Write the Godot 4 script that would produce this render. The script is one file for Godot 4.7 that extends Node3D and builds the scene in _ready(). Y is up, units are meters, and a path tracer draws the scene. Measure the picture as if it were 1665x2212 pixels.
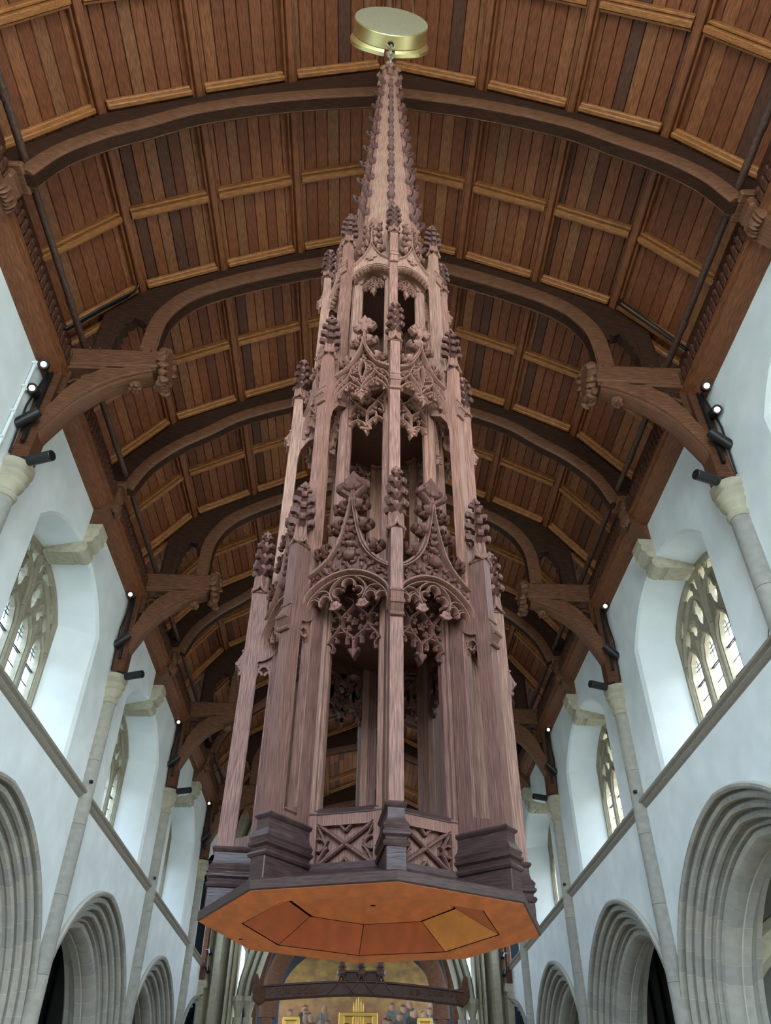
extends Node3D
# A parish church nave seen from the floor: a tall carved font cover hangs under a boarded timber roof.
# World: x across the nave, y up, -z towards the chancel; metres.

const BAY := 4.789
const EAST := -23.3
var M := {}
var used := {}
var rng := RandomNumberGenerator.new()

func zt(i: float) -> float:
	return -6.406 - (i - 1.0) * BAY

# ---------------------------------------------------------------- mesh builder
class MB:
	var p := PackedVector3Array()
	func t(a: Vector3, b: Vector3, c: Vector3) -> void:
		p.append(a); p.append(b); p.append(c)
	func q(a: Vector3, b: Vector3, c: Vector3, d: Vector3) -> void:
		t(a, b, c); t(a, c, d)
	func fix(from: int) -> void:
		var ctr := Vector3.ZERO
		for i in range(from, p.size()): ctr += p[i]
		ctr /= maxf(1.0, p.size() - from)
		var vol := 0.0
		for i in range(from, p.size(), 3):
			vol += (p[i] - ctr).dot((p[i + 1] - ctr).cross(p[i + 2] - ctr))
		if vol < 0.0:
			for i in range(from, p.size(), 3):
				var s := p[i + 1]
				p[i + 1] = p[i + 2]
				p[i + 2] = s
	func grid(rows: Array, wrap_u := false, wrap_v := false) -> void:
		var n := rows.size()
		for i in (n if wrap_v else n - 1):
			var a: PackedVector3Array = rows[i]
			var b: PackedVector3Array = rows[(i + 1) % n]
			var m := a.size()
			for j in (m if wrap_u else m - 1):
				var k := (j + 1) % m
				q(a[j], a[k], b[k], b[j])
	func add(o: MB, x := Transform3D.IDENTITY) -> MB:
		var from := p.size()
		for v in o.p: p.append(x * v)
		if x.basis.determinant() < 0.0:
			for i in range(from, p.size(), 3):
				var s := p[i + 1]
				p[i + 1] = p[i + 2]
				p[i + 2] = s
		return self
	func mesh(crease := 0.0) -> ArrayMesh:
		var n := p.size()
		var nor := PackedVector3Array()
		nor.resize(n)
		var fn := PackedVector3Array()
		fn.resize(n / 3)
		for f in n / 3:
			fn[f] = (p[f * 3 + 1] - p[f * 3]).cross(p[f * 3 + 2] - p[f * 3])
		if crease <= 0.0:
			for i in n: nor[i] = fn[i / 3].normalized()
		else:
			var at := {}
			var key := []
			key.resize(n)
			for i in n:
				var k := Vector3i((p[i] * 20000.0).round())
				key[i] = k
				if not at.has(k): at[k] = PackedInt32Array()
				at[k].append(i / 3)
			var c := cos(deg_to_rad(crease))
			for i in n:
				var f0 := fn[i / 3].normalized()
				var s := Vector3.ZERO
				for f in at[key[i]]:
					if fn[f].normalized().dot(f0) > c: s += fn[f]
				nor[i] = s.normalized() if s.length() > 1e-12 else f0
		var pv := PackedVector3Array()
		var pn := PackedVector3Array()
		pv.resize(n)
		pn.resize(n)
		for f in n / 3:
			pv[f * 3] = p[f * 3]; pv[f * 3 + 1] = p[f * 3 + 2]; pv[f * 3 + 2] = p[f * 3 + 1]
			pn[f * 3] = nor[f * 3]; pn[f * 3 + 1] = nor[f * 3 + 2]; pn[f * 3 + 2] = nor[f * 3 + 1]
		var arr := []
		arr.resize(Mesh.ARRAY_MAX)
		arr[Mesh.ARRAY_VERTEX] = pv
		arr[Mesh.ARRAY_NORMAL] = pn
		var m := ArrayMesh.new()
		m.add_surface_from_arrays(Mesh.PRIMITIVE_TRIANGLES, arr)
		return m

# ---------------------------------------------------------------- shapes
const ID := Transform3D.IDENTITY

func v2(a: Array) -> PackedVector2Array:
	var r := PackedVector2Array()
	for i in range(0, a.size(), 2): r.append(Vector2(a[i], a[i + 1]))
	return r

func mir(a: PackedVector2Array) -> PackedVector2Array:
	var r := PackedVector2Array()
	for v in a: r.append(Vector2(-v.x, v.y))
	return r

func both(a: PackedVector2Array) -> PackedVector2Array:   # a starts on the axis; the mirrored half comes first
	var m := mir(a)
	m.reverse()
	for i in range(1, a.size()): m.append(a[i])
	return m

func smooth(a: PackedVector2Array, n := 4) -> PackedVector2Array:
	var r := PackedVector2Array()
	for i in a.size() - 1:
		var p0 := a[maxi(i - 1, 0)]
		var p3 := a[mini(i + 2, a.size() - 1)]
		for k in n: r.append(a[i].cubic_interpolate(a[i + 1], p0, p3, k / float(n)))
	r.append(a[a.size() - 1])
	return r

func bez(a: Vector2, b: Vector2, c: Vector2, d: Vector2, n := 8) -> PackedVector2Array:
	var r := PackedVector2Array()
	for k in n + 1: r.append(a.bezier_interpolate(b, c, d, k / float(n)))
	return r

func arc(c: Vector2, rx: float, ry: float, a0: float, a1: float, n := 8) -> PackedVector2Array:
	var r := PackedVector2Array()
	for k in n + 1:
		var a := deg_to_rad(lerpf(a0, a1, k / float(n)))
		r.append(c + Vector2(cos(a) * rx, sin(a) * ry))
	return r

func area2(a: PackedVector2Array) -> float:
	var s := 0.0
	for i in a.size(): s += a[i].cross(a[(i + 1) % a.size()])
	return s * 0.5

func inset(a: PackedVector2Array, d: float) -> PackedVector2Array:   # a runs anticlockwise
	var r := PackedVector2Array()
	var n := a.size()
	for i in n:
		var e0 := (a[i] - a[(i + n - 1) % n]).normalized()
		var e1 := (a[(i + 1) % n] - a[i]).normalized()
		var m := (e0.orthogonal() + e1.orthogonal())   # orthogonal() turns to the left of travel or right; sign is fixed below
		if m.length() < 1e-6: m = e0.orthogonal()
		m = m.normalized()
		var k := clampf(m.dot(e0.orthogonal()), 0.35, 1.0)
		r.append(a[i] + m * d / k)
	if area2(r) > area2(a) and d > 0.0: return inset(a, -d)
	return r

func prism(mb: MB, poly: PackedVector2Array, z0: float, z1: float, x := ID, bev := 0.0) -> void:
	var from := mb.p.size()
	if area2(poly) < 0.0:
		poly = poly.duplicate()
		poly.reverse()
	var tri := Geometry2D.triangulate_polygon(poly)
	var front := inset(poly, bev) if bev > 0.0 else poly
	var n := poly.size()
	for i in range(0, tri.size(), 3):
		mb.t(x * v3(poly[tri[i + 2]], z0), x * v3(poly[tri[i + 1]], z0), x * v3(poly[tri[i]], z0))
		mb.t(x * v3(front[tri[i]], z1), x * v3(front[tri[i + 1]], z1), x * v3(front[tri[i + 2]], z1))
	# Geometry2D may give either turn; test one triangle and flip both caps when needed
	if tri.size() >= 3 and (poly[tri[1]] - poly[tri[0]]).cross(poly[tri[2]] - poly[tri[0]]) < 0.0:
		for i in range(from, mb.p.size(), 3):
			var s := mb.p[i + 1]
			mb.p[i + 1] = mb.p[i + 2]
			mb.p[i + 2] = s
	var zb := z1 - signf(z1 - z0) * bev
	for i in n:
		var j := (i + 1) % n
		mb.q(x * v3(poly[i], z0), x * v3(poly[j], z0), x * v3(poly[j], zb), x * v3(poly[i], zb))
		if bev > 0.0:
			mb.q(x * v3(poly[i], zb), x * v3(poly[j], zb), x * v3(front[j], z1), x * v3(front[i], z1))
	mb.fix(from)

func v3(a: Vector2, z: float) -> Vector3:
	return Vector3(a.x, a.y, z)

func box(mb: MB, c: Vector3, s: Vector3, b := 0.0, x := ID) -> void:
	var from := mb.p.size()
	var h := s * 0.5
	if b <= 0.0:
		var P := []
		for i in 8: P.append(x * (c + Vector3(h.x if i & 1 else -h.x, h.y if i & 2 else -h.y, h.z if i & 4 else -h.z)))
		for f in [[0, 2, 3, 1], [4, 5, 7, 6], [0, 1, 5, 4], [2, 6, 7, 3], [0, 4, 6, 2], [1, 3, 7, 5]]:
			mb.q(P[f[0]], P[f[1]], P[f[2]], P[f[3]])
	else:
		prism_rows(mb, c, h, b, x)
	mb.fix(from)

func prism_rows(mb: MB, c: Vector3, h: Vector3, b: float, x: Transform3D) -> void:
	var rows := []
	for r in [[-h.y, b], [-h.y + b, 0.0], [h.y - b, 0.0], [h.y, b]]:
		var o: float = r[1]
		var row := PackedVector3Array()
		for k in [[1, 1, 0], [1, 1, 1], [-1, 1, 1], [-1, 1, 0], [-1, -1, 0], [-1, -1, 1], [1, -1, 1], [1, -1, 0]]:
			row.append(x * (c + Vector3(k[0] * (h.x - (b if k[2] else o)), r[0], k[1] * (h.z - (o if k[2] else b)))))
		rows.append(row)
	mb.grid(rows, true)
	for e in [0, 3]:
		var r: PackedVector3Array = rows[e]
		for i in range(1, 7):
			if e == 0: mb.t(r[0], r[i + 1], r[i])
			else: mb.t(r[0], r[i], r[i + 1])

func stroke(mb: MB, a: PackedVector2Array, hw: float, z0: float, zm: float, z1: float, ridge := 0.3, x := ID, closed := false, hw1 := -1.0) -> void:
	var from := mb.p.size()
	var n := a.size()
	var rows := []
	if hw1 < 0.0: hw1 = hw
	for i in n:
		var e0 := (a[i] - a[(i + n - 1) % n]).normalized()
		var e1 := (a[(i + 1) % n] - a[i]).normalized()
		if not closed and i == 0: e0 = e1
		if not closed and i == n - 1: e1 = e0
		var m := e0.orthogonal() + e1.orthogonal()
		m = m.normalized() if m.length() > 1e-5 else e0.orthogonal()
		var w := lerpf(hw, hw1, i / float(maxi(1, n - 1))) / clampf(m.dot(e0.orthogonal()), 0.5, 1.0)
		var row := PackedVector3Array()
		for s in [[-1.0, z0], [-1.0, zm], [-ridge, z1], [ridge, z1], [1.0, zm], [1.0, z0]]:
			row.append(x * v3(a[i] + m * w * s[0], s[1]))
		rows.append(row)
	mb.grid(rows, true, closed)
	if not closed:
		for e in [0, n - 1]:
			var r: PackedVector3Array = rows[e]
			for i in range(1, 5):
				if e == 0: mb.t(r[0], r[i + 1], r[i])
				else: mb.t(r[0], r[i], r[i + 1])
	mb.fix(from)

func sweep(mb: MB, prof: PackedVector2Array, frames: Array, closed_prof := true, caps := true, ring := false) -> void:   # profile x,y in each frame's x,y
	var from := mb.p.size()
	var rows := []
	for f in frames:
		var row := PackedVector3Array()
		for v in prof: row.append(f * Vector3(v.x, v.y, 0))
		rows.append(row)
	mb.grid(rows, closed_prof, ring)
	if closed_prof and caps and not ring:
		var tri := Geometry2D.triangulate_polygon(prof)
		var flip := tri.size() >= 3 and (prof[tri[1]] - prof[tri[0]]).cross(prof[tri[2]] - prof[tri[0]]) * area2(prof) < 0.0
		for e in [0, rows.size() - 1]:
			var r: PackedVector3Array = rows[e]
			for i in range(0, tri.size(), 3):
				if (e == 0) != flip: mb.t(r[tri[i]], r[tri[i + 2]], r[tri[i + 1]])
				else: mb.t(r[tri[i]], r[tri[i + 1]], r[tri[i + 2]])
	if closed_prof: mb.fix(from)

func lathe(mb: MB, prof: PackedVector2Array, n := 16, x := ID, a0 := 0.0) -> void:   # closed by its own ends when they lie on the axis
	var from := mb.p.size()
	var rows := []
	for v in prof:
		var row := PackedVector3Array()
		for k in n:
			var a := TAU * k / n + a0
			row.append(x * Vector3(sin(a) * v.x, v.y, cos(a) * v.x))
		rows.append(row)
	mb.grid(rows, true)
	mb.fix(from)

func tube(mb: MB, a: Array, r: float, n := 8, r1 := -1.0) -> void:
	var from := mb.p.size()
	var rows := []
	if r1 < 0.0: r1 = r
	for i in a.size():
		var d: Vector3 = (a[mini(i + 1, a.size() - 1)] - a[maxi(i - 1, 0)])
		d = d.normalized()
		var u := d.cross(Vector3.UP if absf(d.y) < 0.9 else Vector3.RIGHT).normalized()
		var w := d.cross(u)
		var rr := lerpf(r, r1, i / float(maxi(1, a.size() - 1)))
		var row := PackedVector3Array()
		for k in n:
			var g := TAU * k / n
			row.append(a[i] + (u * cos(g) + w * sin(g)) * rr)
		rows.append(row)
	mb.grid(rows, true)
	for e in [0, a.size() - 1]:
		var r0: PackedVector3Array = rows[e]
		for i in range(1, n - 1):
			if e == 0: mb.t(r0[0], r0[i + 1], r0[i])
			else: mb.t(r0[0], r0[i], r0[i + 1])
	mb.fix(from)

func blob(mb: MB, x: Transform3D, amp := 0.2, nu := 7, nv := 5) -> void:   # a lumpy ball, flattened and placed by x
	var from := mb.p.size()
	var rows := []
	var ph := rng.randf() * TAU
	var k := 2 + rng.randi() % 3
	for i in nv + 1:
		var b := PI * i / nv
		var row := PackedVector3Array()
		for j in nu:
			var a := TAU * j / nu
			var r := 1.0 + amp * sin(k * a + ph) * sin(b)
			row.append(x * Vector3(cos(a) * sin(b) * r, cos(b), sin(a) * sin(b) * r))
		rows.append(row)
	mb.grid(rows, true)
	mb.fix(from)

func leaf(mb: MB, x: Transform3D, L: float, W: float, curl := 1.0) -> void:   # a lobed leaf that grows along +x and curls over upwards
	var from := mb.p.size()
	var rows := []
	var pth := smooth(v2([0.0, 0.0, 0.3, 0.02, 0.66, 0.2, 0.92, 0.55 * curl, 0.86, 0.88 * curl, 0.62, 0.92 * curl, 0.5, 0.74 * curl]), 2)
	for i in pth.size():
		var u := i / float(pth.size() - 1)
		var e := (pth[mini(i + 1, pth.size() - 1)] - pth[maxi(i - 1, 0)]).normalized()
		var n := Vector2(-e.y, e.x)
		var w := W * (0.28 + 0.9 * sin(PI * pow(u, 0.8))) * (1.0 + 0.22 * sin(u * 14.0))
		if i == pth.size() - 1: w *= 0.3
		var row := PackedVector3Array()
		for k in 10:
			var a := TAU * k / 10.0
			var d := n * sin(a) * w * (0.34 + 0.16 * absf(cos(a)))
			row.append(x * Vector3(pth[i].x * L + d.x, pth[i].y * L + d.y, cos(a) * w * (1.0 + 0.12 * cos(3.0 * a))))
		rows.append(row)
	mb.grid(rows, true)
	for e in [0, rows.size() - 1]:
		var r0: PackedVector3Array = rows[e]
		for i in range(1, 9):
			if e == 0: mb.t(r0[0], r0[i + 1], r0[i])
			else: mb.t(r0[0], r0[i], r0[i + 1])
	mb.fix(from)

func at3(o: Vector3, s := Vector3.ONE, rot := Vector3.ZERO) -> Transform3D:
	return Transform3D(Basis.from_euler(rot) * Basis.from_scale(s), o)

# ---------------------------------------------------------------- nodes
func numbered(called: String) -> String:
	var n: int = used.get(called, 0)
	used[called] = n + 1
	return called if n == 0 else "%s_%03d" % [called, n]

func tag(o: Node3D, label: String, category: String, group := "", kind := "") -> Node3D:
	if label: o.set_meta("label", label)
	if category: o.set_meta("category", category)
	if group: o.set_meta("group", group)
	if kind: o.set_meta("kind", kind)
	return o

func thing(called: String, label: String, category: String, at := Vector3.ZERO, group := "", kind := "") -> Node3D:
	var o := Node3D.new()
	o.name = numbered(called)
	add_child(o)
	o.position = at
	tag(o, label, category, group, kind)
	return o

func part(called: String, m: Mesh, mat: Material, parent: Node3D, x := ID, kind := "") -> MeshInstance3D:
	var o := MeshInstance3D.new()
	o.name = called
	o.mesh = m
	o.material_override = mat
	o.transform = x
	if kind: o.set_meta("kind", kind)
	parent.add_child(o, true)
	return o

func solo(called: String, m: Mesh, mat: Material, label: String, category: String, group := "", kind := "") -> MeshInstance3D:
	var o := MeshInstance3D.new()
	o.name = numbered(called)
	o.mesh = m
	o.material_override = mat
	add_child(o)
	tag(o, label, category, group, kind)
	return o

func hold(called: String, parent: Node3D, x := ID) -> Node3D:
	var o := Node3D.new()
	o.name = called
	o.transform = x
	parent.add_child(o, true)
	return o

# ---------------------------------------------------------------- materials
func noise(freq: float, oct: int, sd: int, lo: float, hi: float, kind := FastNoiseLite.TYPE_SIMPLEX_SMOOTH, size := 512) -> NoiseTexture2D:
	var f := FastNoiseLite.new()
	f.noise_type = kind
	f.frequency = freq
	f.fractal_octaves = oct
	f.seed = sd
	var t := NoiseTexture2D.new()
	t.width = size
	t.height = size
	t.seamless = true
	t.noise = f
	if lo >= 0.0:
		var g := Gradient.new()
		g.set_color(0, Color(lo, lo, lo))
		g.set_color(1, Color(hi, hi, hi))
		t.color_ramp = g
	return t

func mat(col: Color, rough: float, tex: Texture2D = null, sc := Vector3.ONE, bump: Texture2D = null, cm := 0.0, spec := 0.5) -> StandardMaterial3D:
	var m := StandardMaterial3D.new()
	m.albedo_color = col
	m.roughness = rough
	m.metallic_specular = spec
	if tex or bump:
		m.uv1_triplanar = true
		m.uv1_world_triplanar = true
		m.uv1_scale = sc
	if tex: m.albedo_texture = tex
	if bump:
		m.heightmap_enabled = true
		m.heightmap_texture = bump
		m.heightmap_scale = cm
	return m

func c8(r: int, g: int, b: int) -> Color:
	return Color(r / 255.0, g / 255.0, b / 255.0)

func materials() -> void:
	var grain := noise(0.022, 5, 3, 0.45, 1.0)
	var grain2 := noise(0.03, 5, 11, 0.5, 1.0)
	var fine := noise(0.02, 5, 7, -1.0, 0.0)
	var soft := noise(0.008, 4, 21, 0.93, 1.0)
	var blot := noise(0.012, 5, 31, 0.86, 1.0)
	var along := Vector3(7, 7, 0.45)      # grain runs with z
	var upright := Vector3(9, 0.28, 9)     # grain runs with y
	var across := Vector3(0.6, 6, 6)      # grain runs with x
	for k in 8:
		var tone: Color = [c8(176, 104, 60), c8(162, 92, 52), c8(190, 117, 69), c8(140, 79, 47), c8(196, 128, 78), c8(120, 74, 50), c8(168, 95, 52), c8(178, 116, 72)][k]
		M["board%d" % k] = mat(tone, 0.62, grain, along + Vector3(k * 0.11, k * 0.13, k * 0.02), fine, 0.15)
	M.deck = mat(c8(50, 30, 20), 0.9)
	M.purlin = mat(c8(176, 104, 58), 0.5, grain, along, fine, 0.15)
	M.rafter = mat(c8(216, 140, 74), 0.5, grain, across, fine, 0.15)
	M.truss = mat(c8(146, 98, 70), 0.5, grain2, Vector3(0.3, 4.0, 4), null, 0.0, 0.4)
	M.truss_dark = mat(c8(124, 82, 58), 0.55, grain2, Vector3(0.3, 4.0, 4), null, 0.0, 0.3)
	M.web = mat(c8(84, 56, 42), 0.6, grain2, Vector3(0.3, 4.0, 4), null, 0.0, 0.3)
	M.cornice = mat(c8(162, 98, 58), 0.5, grain, along, fine, 0.15)
	M.cornice_dark = mat(c8(110, 64, 42), 0.6, grain, along)
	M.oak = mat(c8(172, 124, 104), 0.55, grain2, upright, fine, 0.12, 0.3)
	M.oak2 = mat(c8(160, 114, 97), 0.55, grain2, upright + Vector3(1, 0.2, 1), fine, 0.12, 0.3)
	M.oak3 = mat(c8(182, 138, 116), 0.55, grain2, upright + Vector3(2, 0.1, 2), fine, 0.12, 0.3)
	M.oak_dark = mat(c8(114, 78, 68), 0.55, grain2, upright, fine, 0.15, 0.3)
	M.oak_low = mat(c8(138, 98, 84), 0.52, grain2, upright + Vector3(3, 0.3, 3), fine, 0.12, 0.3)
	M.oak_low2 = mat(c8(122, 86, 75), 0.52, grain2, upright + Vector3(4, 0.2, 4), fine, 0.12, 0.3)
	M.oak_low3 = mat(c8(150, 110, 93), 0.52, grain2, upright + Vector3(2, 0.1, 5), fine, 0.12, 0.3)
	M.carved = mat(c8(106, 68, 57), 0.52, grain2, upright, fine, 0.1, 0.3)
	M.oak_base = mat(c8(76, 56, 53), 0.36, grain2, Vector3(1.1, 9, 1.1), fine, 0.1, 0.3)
	M.veneer0 = mat(c8(214, 118, 58), 0.5, noise(0.01, 4, 41, 0.8, 1.0), Vector3(3, 1, 1))
	M.veneer1 = mat(c8(188, 92, 46), 0.5, noise(0.01, 4, 42, 0.8, 1.0), Vector3(3, 1, 1))
	M.veneer2 = mat(c8(226, 146, 68), 0.5, noise(0.01, 4, 43, 0.8, 1.0), Vector3(3, 1, 1))
	M.plaster = mat(c8(234, 240, 238), 0.9, soft, Vector3(0.35, 0.35, 0.35), fine, 0.05)
	for k in 4:
		M["stone%d" % k] = mat([c8(172, 168, 157), c8(167, 164, 155), c8(176, 171, 158), c8(162, 159, 151)][k], 0.85, blot, Vector3(0.9, 0.9, 0.9) * (1.0 + 0.2 * k), fine, 0.15)
	M.tracery = mat(c8(188, 180, 156), 0.85, blot, Vector3(1.2, 1.2, 1.2), fine, 0.15)
	M.window_stone = mat(c8(160, 152, 130), 0.85, blot, Vector3(1.2, 1.2, 1.2), fine, 0.15)
	M.mortar = mat(c8(198, 194, 184), 0.9)
	M.string = mat(c8(150, 142, 130), 0.7, blot, Vector3(1.5, 1.5, 1.5), fine, 0.1)
	M.iron = mat(c8(118, 88, 74), 0.55, grain, Vector3(4, 4, 1.5))
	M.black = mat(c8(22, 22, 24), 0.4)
	M.lead = mat(c8(50, 52, 56), 0.6)
	M.brass = mat(c8(236, 222, 160), 0.45, null, Vector3.ONE)
	M.brass.metallic = 1.0
	M.brass_face = mat(c8(222, 222, 188), 0.6, noise(0.02, 3, 51, 0.9, 1.0), Vector3(3, 3, 3))
	M.brass_face.metallic = 0.85
	M.steel = mat(c8(190, 186, 170), 0.35)
	M.steel.metallic = 0.9
	M.gold = mat(c8(196, 158, 84), 0.5)
	M.gold.metallic = 0.9
	M.conduit = mat(c8(222, 228, 228), 0.6)
	M.floor = mat(c8(206, 184, 152), 0.6, blot, Vector3(0.5, 0.5, 0.5))
	M.blue = mat(c8(42, 46, 56), 0.7)
	M.rood = mat(c8(120, 80, 68), 0.6, grain, across)
	for k in 4:
		var gl := StandardMaterial3D.new()
		gl.albedo_color = [Color(0.93, 0.97, 1.0, 0.12), Color(0.95, 0.86, 0.95, 0.2), Color(0.86, 0.96, 0.93, 0.16), Color(0.9, 0.95, 1.0, 0.14)][k]
		gl.roughness = 0.08
		gl.transparency = BaseMaterial3D.TRANSPARENCY_ALPHA
		M["glass%d" % k] = gl
	M.lamp = mat(c8(250, 246, 235), 0.4)
	M.lamp.emission_enabled = true
	M.lamp.emission = Color(1.0, 0.93, 0.82)
	M.lamp.emission_energy_multiplier = 0.8

# ---------------------------------------------------------------- roof
const ROOF_END := -33.2
const ROOF := [Vector2(0, 12.25), Vector2(1.149, 11.78), Vector2(2.188, 11.26), Vector2(3.197, 10.69), Vector2(4.02, 9.62)]

func roof_pt(k: int, off: float) -> Vector2:   # a corner of the roof's section, moved outwards by off
	var a: Vector2 = ROOF[maxi(k - 1, 0)]
	var b: Vector2 = ROOF[k]
	var c: Vector2 = ROOF[mini(k + 1, 4)]
	var n0 := Vector2(-(b - a).y, (b - a).x).normalized() if k > 0 else Vector2(-(c - b).y, (c - b).x).normalized() * Vector2(-1, 1)
	var n1 := Vector2(-(c - b).y, (c - b).x).normalized() if k < 4 else n0
	var m := (n0 + n1).normalized()
	return b + m * off / m.dot(n1)

func seg_frame(k: int, s: float, off: float, z: float) -> Transform3D:   # x runs down the slope, y out through the roof, origin at the panel's middle
	var a := roof_pt(k, off)
	var b := roof_pt(k + 1, off)
	var d := (b - a).normalized()
	var o := (a + b) * 0.5
	return Transform3D(Basis(Vector3(d.x * s, d.y, 0), Vector3(-d.y * s, d.x, 0), Vector3(0, 0, s)), Vector3(o.x * s, o.y, z))

func build_roof() -> void:
	# the roof deck over the boards
	var mb := MB.new()
	var z0 := zt(-1.5)
	var up := PackedVector2Array()
	for k in 5: up.append(roof_pt(k, 0.19))
	var dn := up.duplicate()
	up = both(up)
	var top := PackedVector2Array()
	for v in up: top.append(v)
	for i in range(up.size() - 1, -1, -1): top.append(up[i] + Vector2(signf(up[i].x) * 0.1, 0.22))
	prism(mb, top, ROOF_END, z0)
	var ceil_ := tag(part("ceiling", mb.mesh(), M.deck, self), "boarded timber ceiling of the nave with dark red-brown planks between ribs", "ceiling", "", "structure")
	used["ceiling"] = 1
	# boards: eight to a panel, each half a bay long
	var seg_w := []
	var meshes := []
	for k in 4:
		var w := roof_pt(k, 0.15).distance_to(roof_pt(k + 1, 0.15))
		seg_w.append(w)
		var row := []
		for v in 2:
			var b := MB.new()
			var bw := w / 8.0 - 0.006
			var pr := v2([-bw * 0.5, 0.0, -bw * 0.5 + 0.006, -0.009, bw * 0.5 - 0.006, -0.009 - 0.002 * v, bw * 0.5, 0.0, bw * 0.5, 0.02, -bw * 0.5, 0.02])
			sweep(b, pr, [at3(Vector3(0, 0, -BAY * 0.25)), at3(Vector3(0, 0, BAY * 0.25))])
			row.append(b.mesh())
		meshes.append(row)
	var rest := {}
	for h in range(-4, 13):
		var zc := (zt(h * 0.5) + zt(h * 0.5 + 0.5)) * 0.5 - 0.05
		if zc - 1.2 < ROOF_END - 0.1: continue
		for s in [-1.0, 1.0]:
			for k in 4:
				for j in 8:
					var f := seg_frame(k, s, 0.15, zc)
					f.origin += f.basis.x * ((j + 0.5) / 8.0 - 0.5) * seg_w[k]
					var tone := rng.randi() % 8
					if rng.randf() < 0.35: tone = [0, 2, 6, 1][rng.randi() % 4]
					if h >= 0 and h <= 3:
						part("ceiling_board", meshes[k][rng.randi() % 2], M["board%d" % tone], ceil_, f)
					else:
						if not rest.has(tone): rest[tone] = [MB.new(), MB.new()]
						var bw: float = seg_w[k] / 8.0 - 0.006
						sweep(rest[tone][0 if h < 0 else 1], v2([-bw * 0.5, 0.0, -bw * 0.5 + 0.006, -0.009, bw * 0.5 - 0.006, -0.009, bw * 0.5, 0.0]), [f * at3(Vector3(0, 0, -BAY * 0.25)), f * at3(Vector3(0, 0, BAY * 0.25))])
	for tone in rest:
		for q in 2: part("distant_boards" if q else "unseen_boards", rest[tone][q].mesh(), M["board%d" % tone], ceil_, ID, "stuff")
	# purlins, a piece to each half bay, and the ridge
	var pp := v2([-0.08, 0.16, -0.08, 0.06, -0.072, 0.05, -0.055, 0.05, -0.052, 0.075, -0.042, 0.075, -0.04, 0.01, -0.032, 0.0, 0.032, 0.0, 0.04, 0.01, 0.042, 0.075, 0.052, 0.075, 0.055, 0.05, 0.072, 0.05, 0.08, 0.06, 0.08, 0.16])
	var pm := MB.new()
	sweep(pm, pp, [at3(Vector3(0, 0, -BAY * 0.25 + 0.002)), at3(Vector3(0, 0, BAY * 0.25 - 0.002))])
	var pmesh := pm.mesh()
	for h in range(-4, 13):
		var zc := (zt(h * 0.5) + zt(h * 0.5 + 0.5)) * 0.5 - 0.05
		if zc - 1.2 < ROOF_END - 0.1: continue
		for k in 4:
			for s in ([1.0] if k == 0 else [-1.0, 1.0]):
				var a := roof_pt(k, 0.0)
				var m := (roof_pt(k, 0.1) - a).normalized()
				part("ridge_beam" if k == 0 else "purlin", pmesh, M.purlin, ceil_, Transform3D(Basis(Vector3(m.y * s, -m.x, 0) * 1.0, Vector3(m.x * s, m.y, 0), Vector3(0, 0, s)), Vector3(a.x * s, a.y, zc)))
	# the light rafters half-way between trusses
	var rp := v2([-0.075, 0.16, -0.075, 0.07, -0.068, 0.062, -0.05, 0.062, -0.046, 0.085, -0.036, 0.085, -0.034, 0.03, -0.026, 0.02, 0.026, 0.02, 0.034, 0.03, 0.036, 0.085, 0.046, 0.085, 0.05, 0.062, 0.068, 0.062, 0.075, 0.07, 0.075, 0.16])
	for h in range(-4, 13):
		var zc := zt(h * 0.5 + 0.25) - 0.06
		if zc < ROOF_END: continue
		for s in [-1.0, 1.0]:
			for k in 4:
				var f := seg_frame(k, s, 0.0, zc)
				var L := roof_pt(k, 0.0).distance_to(roof_pt(k + 1, 0.0)) * 0.5 - (0.075 if k < 3 else 0.05)
				var g := Basis(f.basis.z, f.basis.y, -f.basis.x)
				var b := MB.new()
				sweep(b, rp, [Transform3D(g, f.origin - f.basis.x * L), Transform3D(g, f.origin + f.basis.x * L)])
				part("rafter", b.mesh(), M.rafter, ceil_)
	# wall plates with a pierced cresting
	for s in [-1.0, 1.0]:
		var side: String = "left" if s < 0 else "right"
		var t := thing("trim", "carved timber wall plate with pierced cresting along the top of the %s wall" % side, "cornice", Vector3.ZERO, "", "structure")
		var b := MB.new()
		var pr := v2([4.02, 8.8, 3.9, 8.82, 3.88, 8.86, 3.8, 8.93, 3.79, 8.99, 3.77, 9.0, 3.77, 9.05, 3.9, 9.07, 4.02, 9.1])
		if s < 0: pr = mir(pr)
		sweep(b, pr, [at3(Vector3(0, 0, EAST)), at3(Vector3(0, 0, z0))])
		part("plate", b.mesh(), M.cornice, t)
		var bk := MB.new()
		box(bk, Vector3(s * 3.985, 9.4, (EAST + z0) * 0.5), Vector3(0.05, 0.72, z0 - EAST))
		part("backing_board", bk.mesh(), M.cornice_dark, t)
		var c := MB.new()
		var n := int((zt(0.0) - EAST) / 0.11)
		for i in n:
			var z := EAST + 0.1 + i * 0.11
			var f := Transform3D(Basis(Vector3(0, 0, 1), Vector3(0, 1, 0), Vector3(s, 0, 0)), Vector3(s * 3.8, 9.1, z))
			prism(c, v2([-0.04, -0.05, 0.04, -0.05, 0.046, 0.04, 0.024, 0.08, 0.04, 0.12, 0.0, 0.17, -0.04, 0.12, -0.024, 0.08, -0.046, 0.04]), 0.0, -0.05, f, 0.008)
		part("cresting", c.mesh(), M.cornice_dark, t, ID, "stuff")
		var r := MB.new()
		tube(r, [Vector3(s * 3.72, 9.55, zt(-1.0)), Vector3(s * 3.72, 9.55, EAST + 0.1)], 0.042, 10)
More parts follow.
